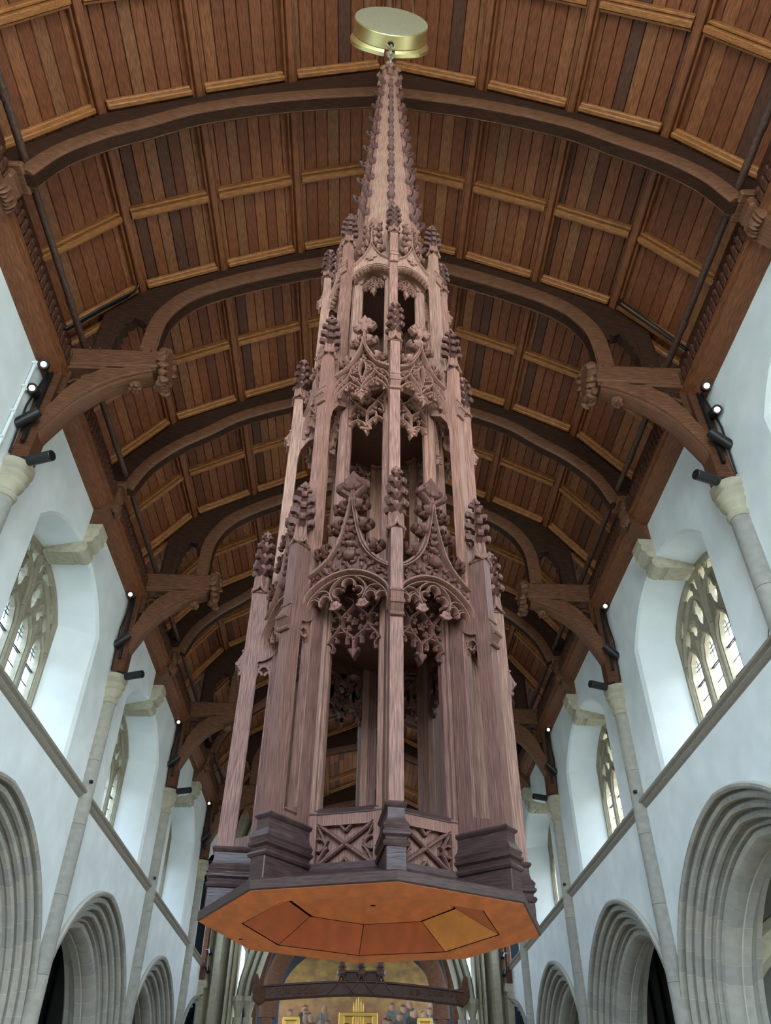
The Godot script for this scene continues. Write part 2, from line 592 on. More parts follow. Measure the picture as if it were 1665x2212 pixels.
		for i in range(0, 9):
			var zc := zt(i * 0.5)
			if zc > EAST: tube(r, [Vector3(s * 3.72, 9.55, zc + 0.62), Vector3(s * 3.72, 9.55, zc + 0.72)], 0.05, 10)
		solo("roof_pole", r.mesh(40), M.iron, "long dark pole under the roof beside the cresting of the %s wall plate" % side, "pole")

func truss_moulding() -> MB:   # golden moulded fillet along the top of each truss, on both faces
	var mb := MB.new()
	for s in [-1.0, 1.0]:
		for k in 4:
			var f := seg_frame(k, s, 0.0, 0.0)
			var L := roof_pt(k, 0.0).distance_to(roof_pt(k + 1, 0.0)) * 0.5 - (0.08 if k < 3 else 0.05)
			for e in [-1.0, 1.0]:
				for q in [[0.125, 0.07, 0.10], [0.15, 0.105, 0.06]]:
					box(mb, Vector3(0, q[1], e * (q[0] - 0.02)), Vector3(L * 2.0, q[2], 0.06), 0.012, f)
	return mb

func boss(mb: MB, s: float) -> void:   # carved foliage shield on the end of a hammer beam
	var o := Vector3(s * 2.64, 9.16, 0)
	for i in 16:
		var a := TAU * i / 16.0
		blob(mb, at3(o + Vector3(s * 0.03 * sin(a * 2.0), sin(a) * 0.27, cos(a) * 0.19), Vector3(0.07, 0.06, 0.055), Vector3(a, 0, 0.4)), 0.3)
	prism(mb, v2([-0.15, 0.22, 0.15, 0.22, 0.17, 0.0, 0.0, -0.27, -0.17, 0.0]), -0.05, 0.05, Transform3D(Basis(Vector3(0, 0, 1), Vector3(0, 1, 0), Vector3(s, 0, 0)), o), 0.02)
	for i in 5:
		blob(mb, at3(o + Vector3(-s * 0.05 + s * rng.randf() * 0.06, -0.33 + rng.randf() * 0.08, (i - 2) * 0.06), Vector3(0.06, 0.05, 0.05)), 0.3)

func build_trusses() -> void:
	var mould := truss_moulding().mesh()
	# the pierced spandrel above the hammer beam is part of the same outline, so its soffit goes round the opening
	var ribA2 := MB.new()
	var webA := MB.new()
	var webB := MB.new()
	var arcA := smooth(v2([0, 11.6, 0.8, 11.42, 1.67, 11.05, 2.26, 10.72, 2.56, 10.45, 2.74, 10.1, 2.78, 9.75, 2.78, 9.38]), 4)
	for s in [-1.0, 1.0]:
		var poly := PackedVector2Array()
		for k in 4: poly.append(ROOF[k] + Vector2(0, 0.02))
		for v in [Vector2(3.6, 10.2), Vector2(3.62, 9.37), Vector2(3.36, 9.37)]: poly.append(v)
		for v in v2([3.35, 9.7, 3.30, 9.76, 3.34, 9.84, 3.27, 9.9, 3.3, 9.98, 3.22, 10.02, 3.2, 10.12, 3.12, 10.08, 3.05, 10.1, 3.06, 10.0, 3.0, 9.96, 3.03, 9.88, 2.98, 9.82, 3.0, 9.72, 2.99, 9.37]): poly.append(v)
		for i in range(arcA.size() - 1, -1, -1): poly.append(arcA[i])
		if s < 0: poly = mir(poly)
		prism(webA, poly, -0.07, 0.07)
		# the moulded arch under it, wider than the web
		var frames := []
		for i in arcA.size():
			var e := (arcA[mini(i + 1, arcA.size() - 1)] - arcA[maxi(i - 1, 0)]).normalized()
			var n := Vector2(-e.y, e.x)
			if n.y < 0 and i < 12: n = -n
			if i >= 12 and n.x < 0: n = -n
			frames.append(Transform3D(Basis(Vector3(0, 0, 1), Vector3(n.x * s, n.y, 0), Vector3(e.x * s, e.y, 0)), Vector3(arcA[i].x * s, arcA[i].y, 0)))
		sweep(ribA2, v2([-0.12, 0.2, -0.12, 0.06, -0.09, 0.0, 0.09, 0.0, 0.12, 0.06, 0.12, 0.2]), frames)
		for e in [3.49, 2.88]:
			box(webA, Vector3(s * e, 9.7, 0), Vector3(0.2, 0.66, 0.2), 0.02)
	var ribB := MB.new()
	var arcB := smooth(v2([0, 11.5, 1.1, 11.25, 2.06, 10.85, 2.57, 10.46, 3.0, 10.13, 3.36, 9.72, 3.55, 9.25]), 4)
	for s in [-1.0, 1.0]:
		var poly := PackedVector2Array()
		for k in 4: poly.append(ROOF[k] + Vector2(0, 0.02))
		poly.append(Vector2(3.98, 9.68))
		poly.append(Vector2(3.98, 9.3))
		for i in range(arcB.size() - 1, -1, -1): poly.append(arcB[i])
		if s < 0: poly = mir(poly)
		prism(webB, poly, -0.06, 0.06)
		var frames := []
		for i in arcB.size():
			var e := (arcB[mini(i + 1, arcB.size() - 1)] - arcB[maxi(i - 1, 0)]).normalized()
			var n := Vector2(-e.y, e.x)
			frames.append(Transform3D(Basis(Vector3(0, 0, 1), Vector3(n.x * s, n.y, 0), Vector3(e.x * s, e.y, 0)), Vector3(arcB[i].x * s, arcB[i].y, 0)))
		sweep(ribB, v2([-0.1, 0.17, -0.1, 0.05, -0.07, 0.0, 0.07, 0.0, 0.1, 0.05, 0.1, 0.17]), frames)
	var mA := ribA2.mesh(35)
	var mB := ribB.mesh(35)
	var wA := webA.mesh()
	var wB := webB.mesh()
	# pieces of a hammer-beam half
	var half := {}
	for s in [-1.0, 1.0]:
		var hb := MB.new()
		box(hb, Vector3(s * 3.34, 9.22, 0), Vector3(1.36, 0.3, 0.3), 0.025)
		box(hb, Vector3(s * 3.36, 9.06, 0), Vector3(1.3, 0.06, 0.24), 0.015)
		for k in 4:
			for e in [-1.0, 1.0]: tube(hb, [Vector3(s * [2.82, 2.94, 3.44, 3.56][k], 9.34, e * 0.12), Vector3(s * [2.82, 2.94, 3.44, 3.56][k], 9.34, e * 0.175)], 0.014, 6)
		var br := MB.new()
		var so := smooth(v2([3.9, 7.45, 3.86, 7.75, 3.73, 8.06, 3.53, 8.42, 3.27, 8.7, 2.97, 8.88, 2.74, 8.96]), 4)
		var frames := []
		for i in so.size():
			var e := (so[mini(i + 1, so.size() - 1)] - so[maxi(i - 1, 0)]).normalized()
			frames.append(Transform3D(Basis(Vector3(0, 0, 1), Vector3(e.y * s, -e.x, 0), Vector3(e.x * s, e.y, 0)), Vector3(so[i].x * s, so[i].y, 0)))
		sweep(br, v2([-0.13, 0.2, -0.13, 0.07, -0.1, 0.05, -0.1, 0.02, -0.07, 0.0, 0.07, 0.0, 0.1, 0.02, 0.1, 0.05, 0.13, 0.07, 0.13, 0.2]), frames)
		var web := PackedVector2Array()
		for v in so: web.append(Vector2(v.x, v.y + 0.04))
		for v in v2([2.74, 9.06, 3.3, 9.06, 3.55, 8.86, 3.72, 8.6, 3.82, 8.3, 3.86, 8.05, 3.98, 8.0, 3.98, 7.45]): web.append(v)
		if s < 0: web = mir(web)
		prism(br, web, -0.12, 0.12)
		var post := MB.new()
		box(post, Vector3(s * 3.91, 8.3, 0), Vector3(0.2, 1.7, 0.26), 0.02)
		box(post, Vector3(s * 3.78, 8.84, 0), Vector3(0.08, 0.42, 0.1), 0.01)
		for c in [[3.66, 8.82, 0.09], [3.55, 8.93, 0.07], [3.73, 8.66, 0.06]]:
			stroke(post, arc(Vector2(s * c[0], c[1]), c[2], c[2], 200 if s > 0 else -20, 20 if s > 0 else 160, 6), 0.02, -0.04, 0.03, 0.04)
		var bs := MB.new()
		boss(bs, s)
		var kn := MB.new()
		blob(kn, at3(Vector3(s * 2.93, 8.83, 0.02), Vector3(0.075, 0.06, 0.085)), 0.12, 12, 6)
		for i in 6:
			var a := TAU * i / 6.0
			blob(kn, at3(Vector3(s * 2.93 + cos(a) * 0.05, 8.79, 0.02 + sin(a) * 0.055), Vector3(0.03, 0.03, 0.03)), 0.1, 6, 4)
		half[s] = [hb.mesh(), br.mesh(35), post.mesh(), bs.mesh(50), kn.mesh(50)]
	var order := ["westernmost", "nearest", "second", "third", "fourth"]
	for i in range(0, 5):
		var z := zt(i) if i > 0 else 0.0
		if i == 0: continue
		var t := thing("hammerbeam_truss", "dark hammerbeam roof truss with carved boss ends, %s along the nave" % order[i], "roof truss", Vector3(0, 0, zt(i)), "hammerbeam roof trusses")
		part("moulded_arch", mA, M.truss, t)
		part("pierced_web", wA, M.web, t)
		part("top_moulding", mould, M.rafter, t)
		for s in [-1.0, 1.0]:
			var hm: Array = half[s]
			part("hammer_beam", hm[0], M.truss, t)
			part("arch_brace", hm[1], M.truss, t)
			part("wall_post", hm[2], M.truss_dark, t)
			part("carved_boss", hm[3], M.truss, t)
			part("turned_knob", hm[4], M.truss, t)
	var order2 := ["nearest, high above the spire tip", "second along the nave", "third along the nave", "fourth along the nave", "fifth, over the chancel", "sixth, over the chancel"]
	for i in range(0, 6):
		var t := thing("arched_truss", "arched roof rib on carved wooden corbels, %s" % order2[i], "roof truss", Vector3(0, 0, zt(i + 0.5) - 0.05), "arched ribs between the hammerbeam trusses")
		part("moulded_arch", mB, M.truss, t)
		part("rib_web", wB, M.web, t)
		part("top_moulding", mould, M.rafter, t)
		for s in [-1.0, 1.0]:
			var w := MB.new()
			box(w, Vector3(s * 3.86, 9.3, 0), Vector3(0.44, 0.09, 0.34), 0.02)
			box(w, Vector3(s * 3.88, 9.18, 0), Vector3(0.36, 0.16, 0.28), 0.03)
			var pr := v2([4.0, 9.12, 3.74, 9.12, 3.71, 9.06, 3.74, 9.0, 3.8, 8.97, 3.76, 8.9, 3.8, 8.8, 3.88, 8.72, 3.95, 8.6, 4.0, 8.5])
			if s < 0: pr = mir(pr)
			prism(w, pr, -0.13, 0.13)
			part("wooden_corbel", w.mesh(), M.truss, t)
			var g := MB.new()
			for q in 7:
				var a := -0.6 + q * 0.25
				blob(g, at3(Vector3(s * (3.72 + 0.04 * absf(q - 3.0) * 0.3), 8.96 - 0.04 * cos(a), -0.12 + q * 0.04), Vector3(0.06, 0.09, 0.035)), 0.3)
			part("corbel_carving", g.mesh(50), M.truss, t)

# ---------------------------------------------------------------- walls
const AH := 2.4      # half width, spring and rise of the arcade arches' outer edge
const AS := 2.7
const AR := 2.22
const WZ := 1.45     # clerestory opening on the wall face
const WS := 7.6

func arch_y(u: float) -> float:
	u = clampf(absf(u), 0.0, 1.0)
	return AS + AR * (0.93 * sqrt(1.0 - u * u) + 0.07 * (1.0 - u))

func win_y(u: float, rise: float) -> float:
	u = clampf(absf(u), 0.0, 1.0)
	return WS + rise * (0.25 * (1.0 - u) + 0.75 * (1.0 - u * u * u))

func wall_face(mb: MB, X: float, z_a: float, z_b: float, top: float, half_a: float, half_w: float, rise: float, sill: float, drop: float) -> void:
	var cuts := []
	for i in range(-2, 6):
		var c := zt(i + 0.5)
		for k in 25: cuts.append(c - half_a * cos(PI * k / 24.0))
		for k in 17: cuts.append(c - half_w + 2.0 * half_w * k / 16.0)
		cuts.append(c - BAY * 0.5)
	cuts.append(z_a)
	cuts.append(z_b)
	cuts.sort()
	for j in cuts.size() - 1:
		var a: float = cuts[j]
		var b: float = cuts[j + 1]
		if b - a < 1e-5 or a < z_a - 1e-6 or b > z_b + 1e-6: continue
		var m := (a + b) * 0.5
		var c := zt(roundf(1.0 + (-6.406 - m) / BAY - 0.5) + 0.5)
		var lo_a := 0.0
		var lo_b := 0.0
		if absf(m - c) < half_a:
			lo_a = arch_y((a - c) / half_a) - drop
			lo_b = arch_y((b - c) / half_a) - drop
		if absf(m - c) < half_w:
			mb.q(Vector3(X, lo_a, a), Vector3(X, lo_b, b), Vector3(X, sill, b), Vector3(X, sill, a))
			lo_a = win_y((a - c) / half_w, rise)
			lo_b = win_y((b - c) / half_w, rise)
		mb.q(Vector3(X, lo_a, a), Vector3(X, lo_b, b), Vector3(X, top, b), Vector3(X, top, a))

func win_outline(half: float, rise: float, sill: float, n := 16) -> PackedVector2Array:
	var r := PackedVector2Array()
	r.append(Vector2(-half, sill))
	for k in n + 1: r.append(Vector2(-half + 2.0 * half * k / n, win_y(-1.0 + 2.0 * k / n, rise)))
	r.append(Vector2(half, sill))
	return r

func build_walls() -> void:
	var west := zt(-1.0)
	for s in [-1.0, 1.0]:
		var side: String = "left" if s < 0 else "right"
		var mb := MB.new()
		wall_face(mb, s * 4.0, EAST, west, 9.7, AH - 0.02, WZ, 0.66, 5.6, 0.02)
		wall_face(mb, s * 4.9, EAST, west, 9.7, AH, 1.1, 0.52, 5.75, 0.0)
		for e in [EAST, west]: mb.q(Vector3(s * 4.0, 0, e), Vector3(s * 4.9, 0, e), Vector3(s * 4.9, 9.7, e), Vector3(s * 4.0, 9.7, e))
		mb.q(Vector3(s * 4.0, 9.7, EAST), Vector3(s * 4.9, 9.7, EAST), Vector3(s * 4.9, 9.7, west), Vector3(s * 4.0, 9.7, west))
		for i in range(-1, 5):
			var c := zt(i + 0.5)
			if c - WZ < EAST: continue
			# splayed reveal: a narrow chamfer, the deep splay, then the outside
			var o0 := win_outline(WZ, 0.66, 5.6)
			var o1 := win_outline(WZ - 0.07, 0.63, 5.62)
			var o2 := win_outline(1.1, 0.52, 5.75)
			var rows := []
			for q in [[o0, 4.0], [o1, 4.035], [o2, 4.5], [o2, 4.9]]:
				var row := PackedVector3Array()
				for v in q[0]: row.append(Vector3(s * q[1], v.y, c + v.x))
				rows.append(row)
			mb.grid(rows, true)
		part("wall_" + side, mb.mesh(), M.plaster, self)
		tag(get_node("wall_" + side), "white plastered %s nave wall with stone arcade below and windows above" % side, "wall", "", "structure")
		build_arcade(get_node("wall_" + side), s)
		# string course
		var st := MB.new()
		var pr := v2([4.0, 5.54, 3.97, 5.555, 3.945, 5.58, 3.945, 5.6, 3.905, 5.615, 3.905, 5.65, 4.0, 5.73])
		if s < 0: pr = mir(pr)
		sweep(st, pr, [at3(Vector3(0, 0, EAST)), at3(Vector3(0, 0, west))])
		solo("trim", st.mesh(), M.string, "grey moulded stone string course running below the %s wall's windows" % side, "string course", "", "structure")
		var ais := MB.new()
		box(ais, Vector3(s * 7.2, 3.0, (EAST + west) * 0.5), Vector3(0.4, 6.0, west - EAST))
		for e in [EAST - 0.2, west + 0.2]: box(ais, Vector3(s * 6.1, 3.0, e), Vector3(2.4, 6.0, 0.4))
		solo("wall_aisle_" + side, ais.mesh(), M.plaster, "white outer wall of the %s aisle seen through the arcade" % side, "wall", "", "structure")
		var ar := MB.new()
		box(ar, Vector3(s * 6.1, 5.62, (EAST + west) * 0.5), Vector3(2.4, 0.12, west - EAST))
		for k in 16: box(ar, Vector3(s * 5.95, 5.5, EAST + 0.8 + k * 1.6), Vector3(2.1, 0.14, 0.12))
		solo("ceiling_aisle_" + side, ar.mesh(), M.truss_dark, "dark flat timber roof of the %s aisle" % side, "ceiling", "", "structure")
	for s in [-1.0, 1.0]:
		var sc := MB.new()  # black sheet added to stand in for the far aisle's deep shade
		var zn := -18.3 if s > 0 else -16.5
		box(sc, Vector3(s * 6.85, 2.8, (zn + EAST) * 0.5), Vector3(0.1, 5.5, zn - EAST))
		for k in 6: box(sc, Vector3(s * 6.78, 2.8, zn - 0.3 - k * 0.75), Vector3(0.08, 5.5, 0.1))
		solo("aisle_shade_sheet", sc.mesh(), M.black, "added black sheet standing in for deep shade in the far %s aisle" % ("left" if s < 0 else "right"), "shade_sheet")
	var rb := MB.new()
	stroke(rb, smooth(v2([4.8, 3.45, 5.0, 3.68, 5.35, 3.93, 6.1, 4.35, 7.05, 4.7]), 5), 0.19, -0.2, 0.08, 0.2, 0.5)
	solo("aisle_arch", rb.mesh(30), M.tracery, "pale stone half arch crossing the right aisle, seen through the nearest arcade arch", "arch").position.z = -11.2
	var fl := MB.new()
	box(fl, Vector3(0, -0.1, -12.0), Vector3(19, 0.2, 50))
	part("floor", fl.mesh(), M.floor, self)
	tag(get_node("floor"), "stone floor of the nave", "floor", "", "structure")
	var ww := MB.new()
	var zw := zt(-1.0)
	box(ww, Vector3(-3.6, 6.4, zw + 0.3), Vector3(3.2, 12.8, 0.6))
	box(ww, Vector3(3.6, 6.4, zw + 0.3), Vector3(3.2, 12.8, 0.6))
	box(ww, Vector3(0, 1.5, zw + 0.3), Vector3(4.0, 3.0, 0.6))
	box(ww, Vector3(0, 11.6, zw + 0.3), Vector3(4.0, 2.4, 0.6))
	part("wall_west", ww.mesh(), M.plaster, self)
	var wp := MB.new()
	box(wp, Vector3(0, 6.7, zw + 0.4), Vector3(4.0, 7.4, 0.01))
	part("pane", wp.mesh(), M.glass0, get_node("wall_west"))
	tag(get_node("wall_west"), "white west wall behind the viewer with a tall window", "wall", "", "structure")

func build_arcade(wall: Node3D, s: float) -> void:
	# path of the arch's outer edge, anticlockwise from the near pier's foot
	var pts := PackedVector2Array()
	var nrm := PackedVector2Array()
	var NL := 5
	var NA := 24
	for k in NL: pts.append(Vector2(AH, AS * k / NL))
	for k in NA * 2 + 1:
		var a := PI * k / (NA * 2.0)
		pts.append(Vector2(AH * cos(a), arch_y(cos(a))))
	for k in range(NL - 1, -1, -1): pts.append(Vector2(-AH, AS * k / NL))
	for i in pts.size():
		var e := (pts[mini(i + 1, pts.size() - 1)] - pts[maxi(i - 1, 0)]).normalized()
		nrm.append(Vector2(-e.y, e.x))       # towards the opening
	var prof := v2([0.0, 0.02, 0.0, -0.03, 0.02, -0.06, 0.05, -0.065, 0.075, -0.04, 0.07, -0.005, 0.045, 0.03, 0.055, 0.065, 0.085, 0.06, 0.1, 0.02, 0.13, 0.0, 0.16, 0.02, 0.165, 0.06, 0.14, 0.1, 0.15, 0.14, 0.18, 0.14, 0.195, 0.1, 0.225, 0.075, 0.255, 0.095, 0.26, 0.14, 0.235, 0.18, 0.245, 0.215, 0.275, 0.215, 0.29, 0.175, 0.32, 0.15, 0.35, 0.17, 0.355, 0.215, 0.33, 0.25, 0.335, 0.3, 0.365, 0.315, 0.385, 0.29, 0.4, 0.255, 0.415, 0.27, 0.41, 0.33, 0.45, 0.3, 0.5, 0.32, 0.535, 0.37, 0.55, 0.44, 0.545, 0.49, 0.53, 0.51, 0.55, 0.52, 0.55, 0.62, 0.52, 0.65, 0.46, 0.64, 0.44, 0.7, 0.38, 0.76, 0.34, 0.78, 0.32, 0.86, 0.2, 0.915, 0.0, 0.915])
	var ring := func(i: int, shift: float, sink: float) -> PackedVector3Array:
		var b := pts[i]
		var e := Vector2(nrm[i].y, -nrm[i].x)
		var row := PackedVector3Array()
		for v in prof:
			var q := b + nrm[i] * (v.x - sink) + e * shift
			row.append(Vector3(v.y + (sink if v.y < 0.5 else -sink), q.y, q.x))
		return row
	var shapes := []
	var idx := []
	var i := 0
	while i < pts.size() - 1:
		var j := mini(i + (1 if i < NL or i >= pts.size() - NL - 1 else 2), pts.size() - 1)
		var mb := MB.new()
		var rows := [ring.call(i, 0.0022, 0.0)]
		for k in range(i + 1, j): rows.append(ring.call(k, 0.0, 0.0))
		rows.append(ring.call(j, -0.0022, 0.0))
		mb.grid(rows, true)
		mb.fix(0)
		shapes.append(mb.mesh(32))
		idx.append(pts[(i + j) / 2].x)
		i = j
	var mor := MB.new()
	var all := []
	for k in pts.size(): all.append(ring.call(k, 0.0, 0.003))
	mor.grid(all, true)
	var mm := mor.mesh()
	for b in range(1, 5):
		var c := zt(b + 0.5)
		var x := Transform3D(Basis(Vector3(s, 0, 0), Vector3(0, 1, 0), Vector3(0, 0, s)), Vector3(s * 4.0, 0, c))
		var h := hold("arcade_arch", wall, x)
		if c - AH > EAST: part("mortar", mm, M.mortar, h)
		for k in shapes.size():
			if c + s * idx[k] < EAST + 0.1: continue
			part("arch_stone", shapes[k], M["stone%d" % (rng.randi() % 4)], h)

func build_shafts() -> void:
	var pos := ["nearest", "second", "third", "fourth"]
	var dm := MB.new()
	lathe(dm, v2([0, 0.0, 0.11, 0.0, 0.115, 0.004, 0.115, 0.896, 0.11, 0.9, 0, 0.9]), 18)
	var drum := dm.mesh(40)
	var cp := MB.new()
	lathe(cp, v2([0, 7.0, 0.12, 7.0, 0.135, 7.02, 0.145, 7.045, 0.135, 7.07, 0.12, 7.08, 0.12, 7.11, 0.135, 7.14, 0.165, 7.18, 0.175, 7.21, 0.16, 7.235, 0.165, 7.25, 0.19, 7.275, 0.2, 7.3, 0.19, 7.325, 0.185, 7.34, 0.205, 7.36, 0.215, 7.385, 0.215, 7.45, 0, 7.45]), 20)
	var cap := cp.mesh(30)
	for s in [-1.0, 1.0]:
		var side: String = "left" if s < 0 else "right"
		for i in range(1, 5):
			var t := thing("wall_shaft", "slender stone wall shaft with moulded capital on the %s wall, %s from the viewer" % [side, pos[i - 1]], "column", Vector3(s * 3.96, 0, zt(i)), "stone wall shafts under the hammerbeam trusses")
			for k in 6: part("shaft_drum", drum, M["stone%d" % (rng.randi() % 4)], t, at3(Vector3(0, 1.6 + 0.9 * k, 0)))
			part("capital", cap, M.tracery, t)

func corbel_mesh(s: float) -> Mesh:   # stone beam corbel crossing the window head: profile in x,y, extruded along z
	var mb := MB.new()
	var pr := v2([4.5, 8.03, 4.14, 8.03, 4.13, 8.045, 4.1, 8.03, 4.08, 8.045, 4.05, 8.03, 4.0, 8.03, 3.95, 8.05, 3.92, 8.1, 3.92, 8.16, 3.95, 8.2, 3.9, 8.22, 3.87, 8.24, 3.86, 8.3, 3.82, 8.33, 3.81, 8.38, 3.83, 8.42, 3.8, 8.45, 3.8, 8.53, 4.02, 8.53, 4.02, 8.4, 4.08, 8.24, 4.5, 8.2])
	if s < 0: pr = mir(pr)
	prism(mb, pr, -0.15, 0.15, ID)
	return mb.mesh()

func build_windows() -> void:
	var n := 1
	var nth := ["first", "second", "third", "fourth"]
	for s in [-1.0, 1.0]:
		var cm := corbel_mesh(s)
		var side: String = "left" if s < 0 else "right"
		for i in range(-1, 4):
			var c := zt(i + 0.5)
			var seen := i >= 1
			var t := thing("window", ("pointed four-light window in the %s clerestory wall, %s beyond the nearest shaft" % [side, nth[i - 1]]) if seen else ("%s clerestory window west of the picture" % side), "window", Vector3(s * 4.56, 0, c), "", "structure")
			t.name = "window_%d" % n
			n += 1
			t.basis = Basis(Vector3(0, 0, s), Vector3(0, 1, 0), Vector3(-s, 0, 0))
			window_parts(t, seen and i < 2, seen)
			if seen:
				var b := solo("stone_corbel", cm, M.tracery, "moulded stone corbel carrying a roof rib over the %s %s window" % [nth[i - 1], side], "corbel", "stone corbels over the window heads")
				b.position.z = c - 0.05

var win_cache := {}

func opening(q: Array, t: float) -> Vector2:   # lower and upper edge of one opening of the tracery at t = -1..1 across it
	var k := 1.0 - pow(absf(t), 2.2)
	var lobe := 0.05 * absf(sin(PI * 1.5 * t)) * (1.0 - absf(t) * 0.4)
	if q[4] == 0: return Vector2(5.74, q[1] + q[3] * k - lobe)                     # a light: straight sides and a cusped head
	return Vector2(q[1] - q[3] * k + lobe * 0.6, q[1] + q[3] * k - lobe * 0.6)     # a panel: pointed both ways

func window_parts(t: Node3D, near: bool, seen: bool) -> void:
	var xs := [-0.81, -0.275, 0.275, 0.81]
	if not win_cache.has("stone"):
		var mb := MB.new()
		# openings: middle x, middle y or spring, half width, half height, kind
		var ops := []
		for x in xs: ops.append([x, 6.92, 0.2, 0.3, 0])
		for s in [-1.0, 1.0]:
			ops.append([s * 0.83, 7.5, 0.1, 0.2, 1])
			ops.append([s * 0.54, 7.42, 0.07, 0.11, 1])
			ops.append([s * 0.27, 7.55, 0.09, 0.2, 1])
			ops.append([s * 0.42, 7.9, 0.13, 0.17, 1])
			ops.append([s * 0.13, 7.98, 0.08, 0.17, 1])
		var cuts := [-1.08, 1.08]
		for q in ops:
			for k in 13: cuts.append(q[0] + q[2] * (k / 6.0 - 1.0))
		for k in 40: cuts.append(-1.08 + k * 0.054)
		cuts.sort()
		for j in cuts.size() - 1:
			var a: float = cuts[j]
			var b: float = cuts[j + 1]
			if b - a < 1e-4: continue
			var m := (a + b) * 0.5
			var here := []
			for q in ops:
				if absf(m - q[0]) < q[2]: here.append(q)
			here.sort_custom(func(p, o): return opening(p, (m - p[0]) / p[2]).x < opening(o, (m - o[0]) / o[2]).x)
			var la := 5.74
			var lb := 5.74
			for q in here:
				var oa := opening(q, (a - q[0]) / q[2])
				var ob := opening(q, (b - q[0]) / q[2])
				if oa.x > la + 1e-4 or ob.x > lb + 1e-4:
					for z in [-0.01, -0.13]: mb.q(Vector3(a, la, z), Vector3(b, lb, z), Vector3(b, ob.x, z), Vector3(a, oa.x, z))
				la = oa.y
				lb = ob.y
			var ta := win_y(a / 1.1, 0.52)
			var tb := win_y(b / 1.1, 0.52)
			for z in [-0.01, -0.13]: mb.q(Vector3(a, la, z), Vector3(b, lb, z), Vector3(b, tb, z), Vector3(a, ta, z))
		for q in ops:   # the sides of each opening and a raised moulding round it
			var lo := PackedVector2Array()
			var hi := PackedVector2Array()
			for k in 13:
				var u := k / 6.0 - 1.0
				var o := opening(q, u)
				lo.append(Vector2(q[0] + u * q[2], o.x))
				hi.append(Vector2(q[0] + u * q[2], o.y))
			var ring := hi.duplicate()
			for k in range(12, -1, -1):
				if q[4] == 0 and k != 0 and k != 12: continue
				ring.append(lo[k])
			var f0 := PackedVector3Array()
			var f1 := PackedVector3Array()
			for w in ring:
				f0.append(v3(w, -0.01))
				f1.append(v3(w, -0.13))
			mb.grid([f0, f1], true)
			var mo := PackedVector2Array()
			for k in 13: mo.append(Vector2(q[0] + (hi[k].x - q[0]) * 1.18, hi[k].y + 0.035))
			if q[4] == 0:
				mo.insert(0, Vector2(q[0] - q[2] * 1.18, 5.74))
				mo.append(Vector2(q[0] + q[2] * 1.18, 5.74))
			stroke(mb, mo, 0.022, -0.02, 0.01, 0.03, 0.3)
		stroke(mb, win_outline(1.09, 0.5, 5.73), 0.062, -0.14, 0.0, 0.05, 0.6)
		stroke(mb, v2([0, 5.74, 0, 7.4, 0, 8.1]), 0.05, -0.13, 0.01, 0.06, 0.3)
		for s in [-1.0, 1.0]:
			stroke(mb, smooth(v2([s * 0.03, 7.2, s * 0.07, 7.6, s * 0.3, 7.8, s * 0.54, 7.72, s * 0.9, 7.4, s * 1.04, 7.1]), 4), 0.035, -0.1, 0.02, 0.05, 0.3)
			stroke(mb, v2([s * 0.54, 5.74, s * 0.54, 7.25]), 0.035, -0.13, 0.0, 0.04, 0.3)
		win_cache.stone = mb.mesh(25)
		var bars := MB.new()
		var ld := MB.new()
		for x in xs:
			for k in 3: tube(bars, [Vector3(x - 0.22, 5.95 + k * 0.42, -0.06), Vector3(x + 0.22, 5.95 + k * 0.42, -0.06)], 0.011, 5)
			box(ld, Vector3(x, 6.4, -0.085), Vector3(0.01, 1.6, 0.012))
			for k in 7: box(ld, Vector3(x, 5.74 + k * 0.21, -0.085), Vector3(0.42, 0.009, 0.012))
			for k in 3: box(ld, Vector3(x + (k - 1) * 0.09, 7.05, -0.085), Vector3(0.008, 0.3, 0.01), 0.0)
			box(ld, Vector3(x, 7.06, -0.085), Vector3(0.4, 0.008, 0.01))
			for k in 7: box(ld, Vector3(x, 7.3 + k * 0.11, -0.085), Vector3(0.4, 0.007, 0.01))
			for k in 2: box(ld, Vector3(x + (k - 0.5) * 0.1, 7.6, -0.085), Vector3(0.007, 0.7, 0.01))
		win_cache.bars = bars.mesh()
		win_cache.lead = ld.mesh()
		var pb := MB.new()
		box(pb, Vector3.ZERO, Vector3(0.205, 0.2, 0.004))
		win_cache.pane = pb.mesh()
		var hd := MB.new()
		var o := PackedVector2Array()
		o.append(Vector2(-1.06, 7.0))
		for k in 13: o.append(Vector2(-1.06 + 2.12 * k / 12.0, win_y(-1.0 + k / 6.0, 0.5)))
		o.append(Vector2(1.06, 7.0))
		prism(hd, o, -0.087, -0.083)
		win_cache.head = hd.mesh()
		var lt := MB.new()
		box(lt, Vector3(0, 6.37, -0.085), Vector3(0.42, 1.26, 0.004))
		win_cache.light = lt.mesh()
	part("tracery", win_cache.stone, M.window_stone, t)
	if seen:
		part("saddle_bars", win_cache.bars, M.black, t)
		part("leading", win_cache.lead, M.lead, t)
	part("head_glass", win_cache.head, M.glass0, t)
	for x in xs:
		if near:
			for r in 6:
				for k in 2:
					var g := rng.randi() % 9
					part("pane", win_cache.pane, M["glass%d" % (1 if g == 0 else 2 if g == 1 else 3 if g < 5 else 0)], t, at3(Vector3(x + (k - 0.5) * 0.21, 5.845 + r * 0.21, -0.085)))
		else:
			part("glass_light", win_cache.light, M.glass0, t, at3(Vector3(x, 0, 0)))

# ---------------------------------------------------------------- the font cover
func corner(i: float, r: float, h: float, t := 0.0) -> Vector3:   # i counts corners leftwards from the front one
	var a := i * PI / 4.0
	return Vector3(-r * sin(a) - t * cos(a), h, r * cos(a) - t * sin(a))

func turn(i: float) -> Transform3D:
	return Transform3D(Basis(Vector3.UP, -i * PI / 4.0), Vector3.ZERO)

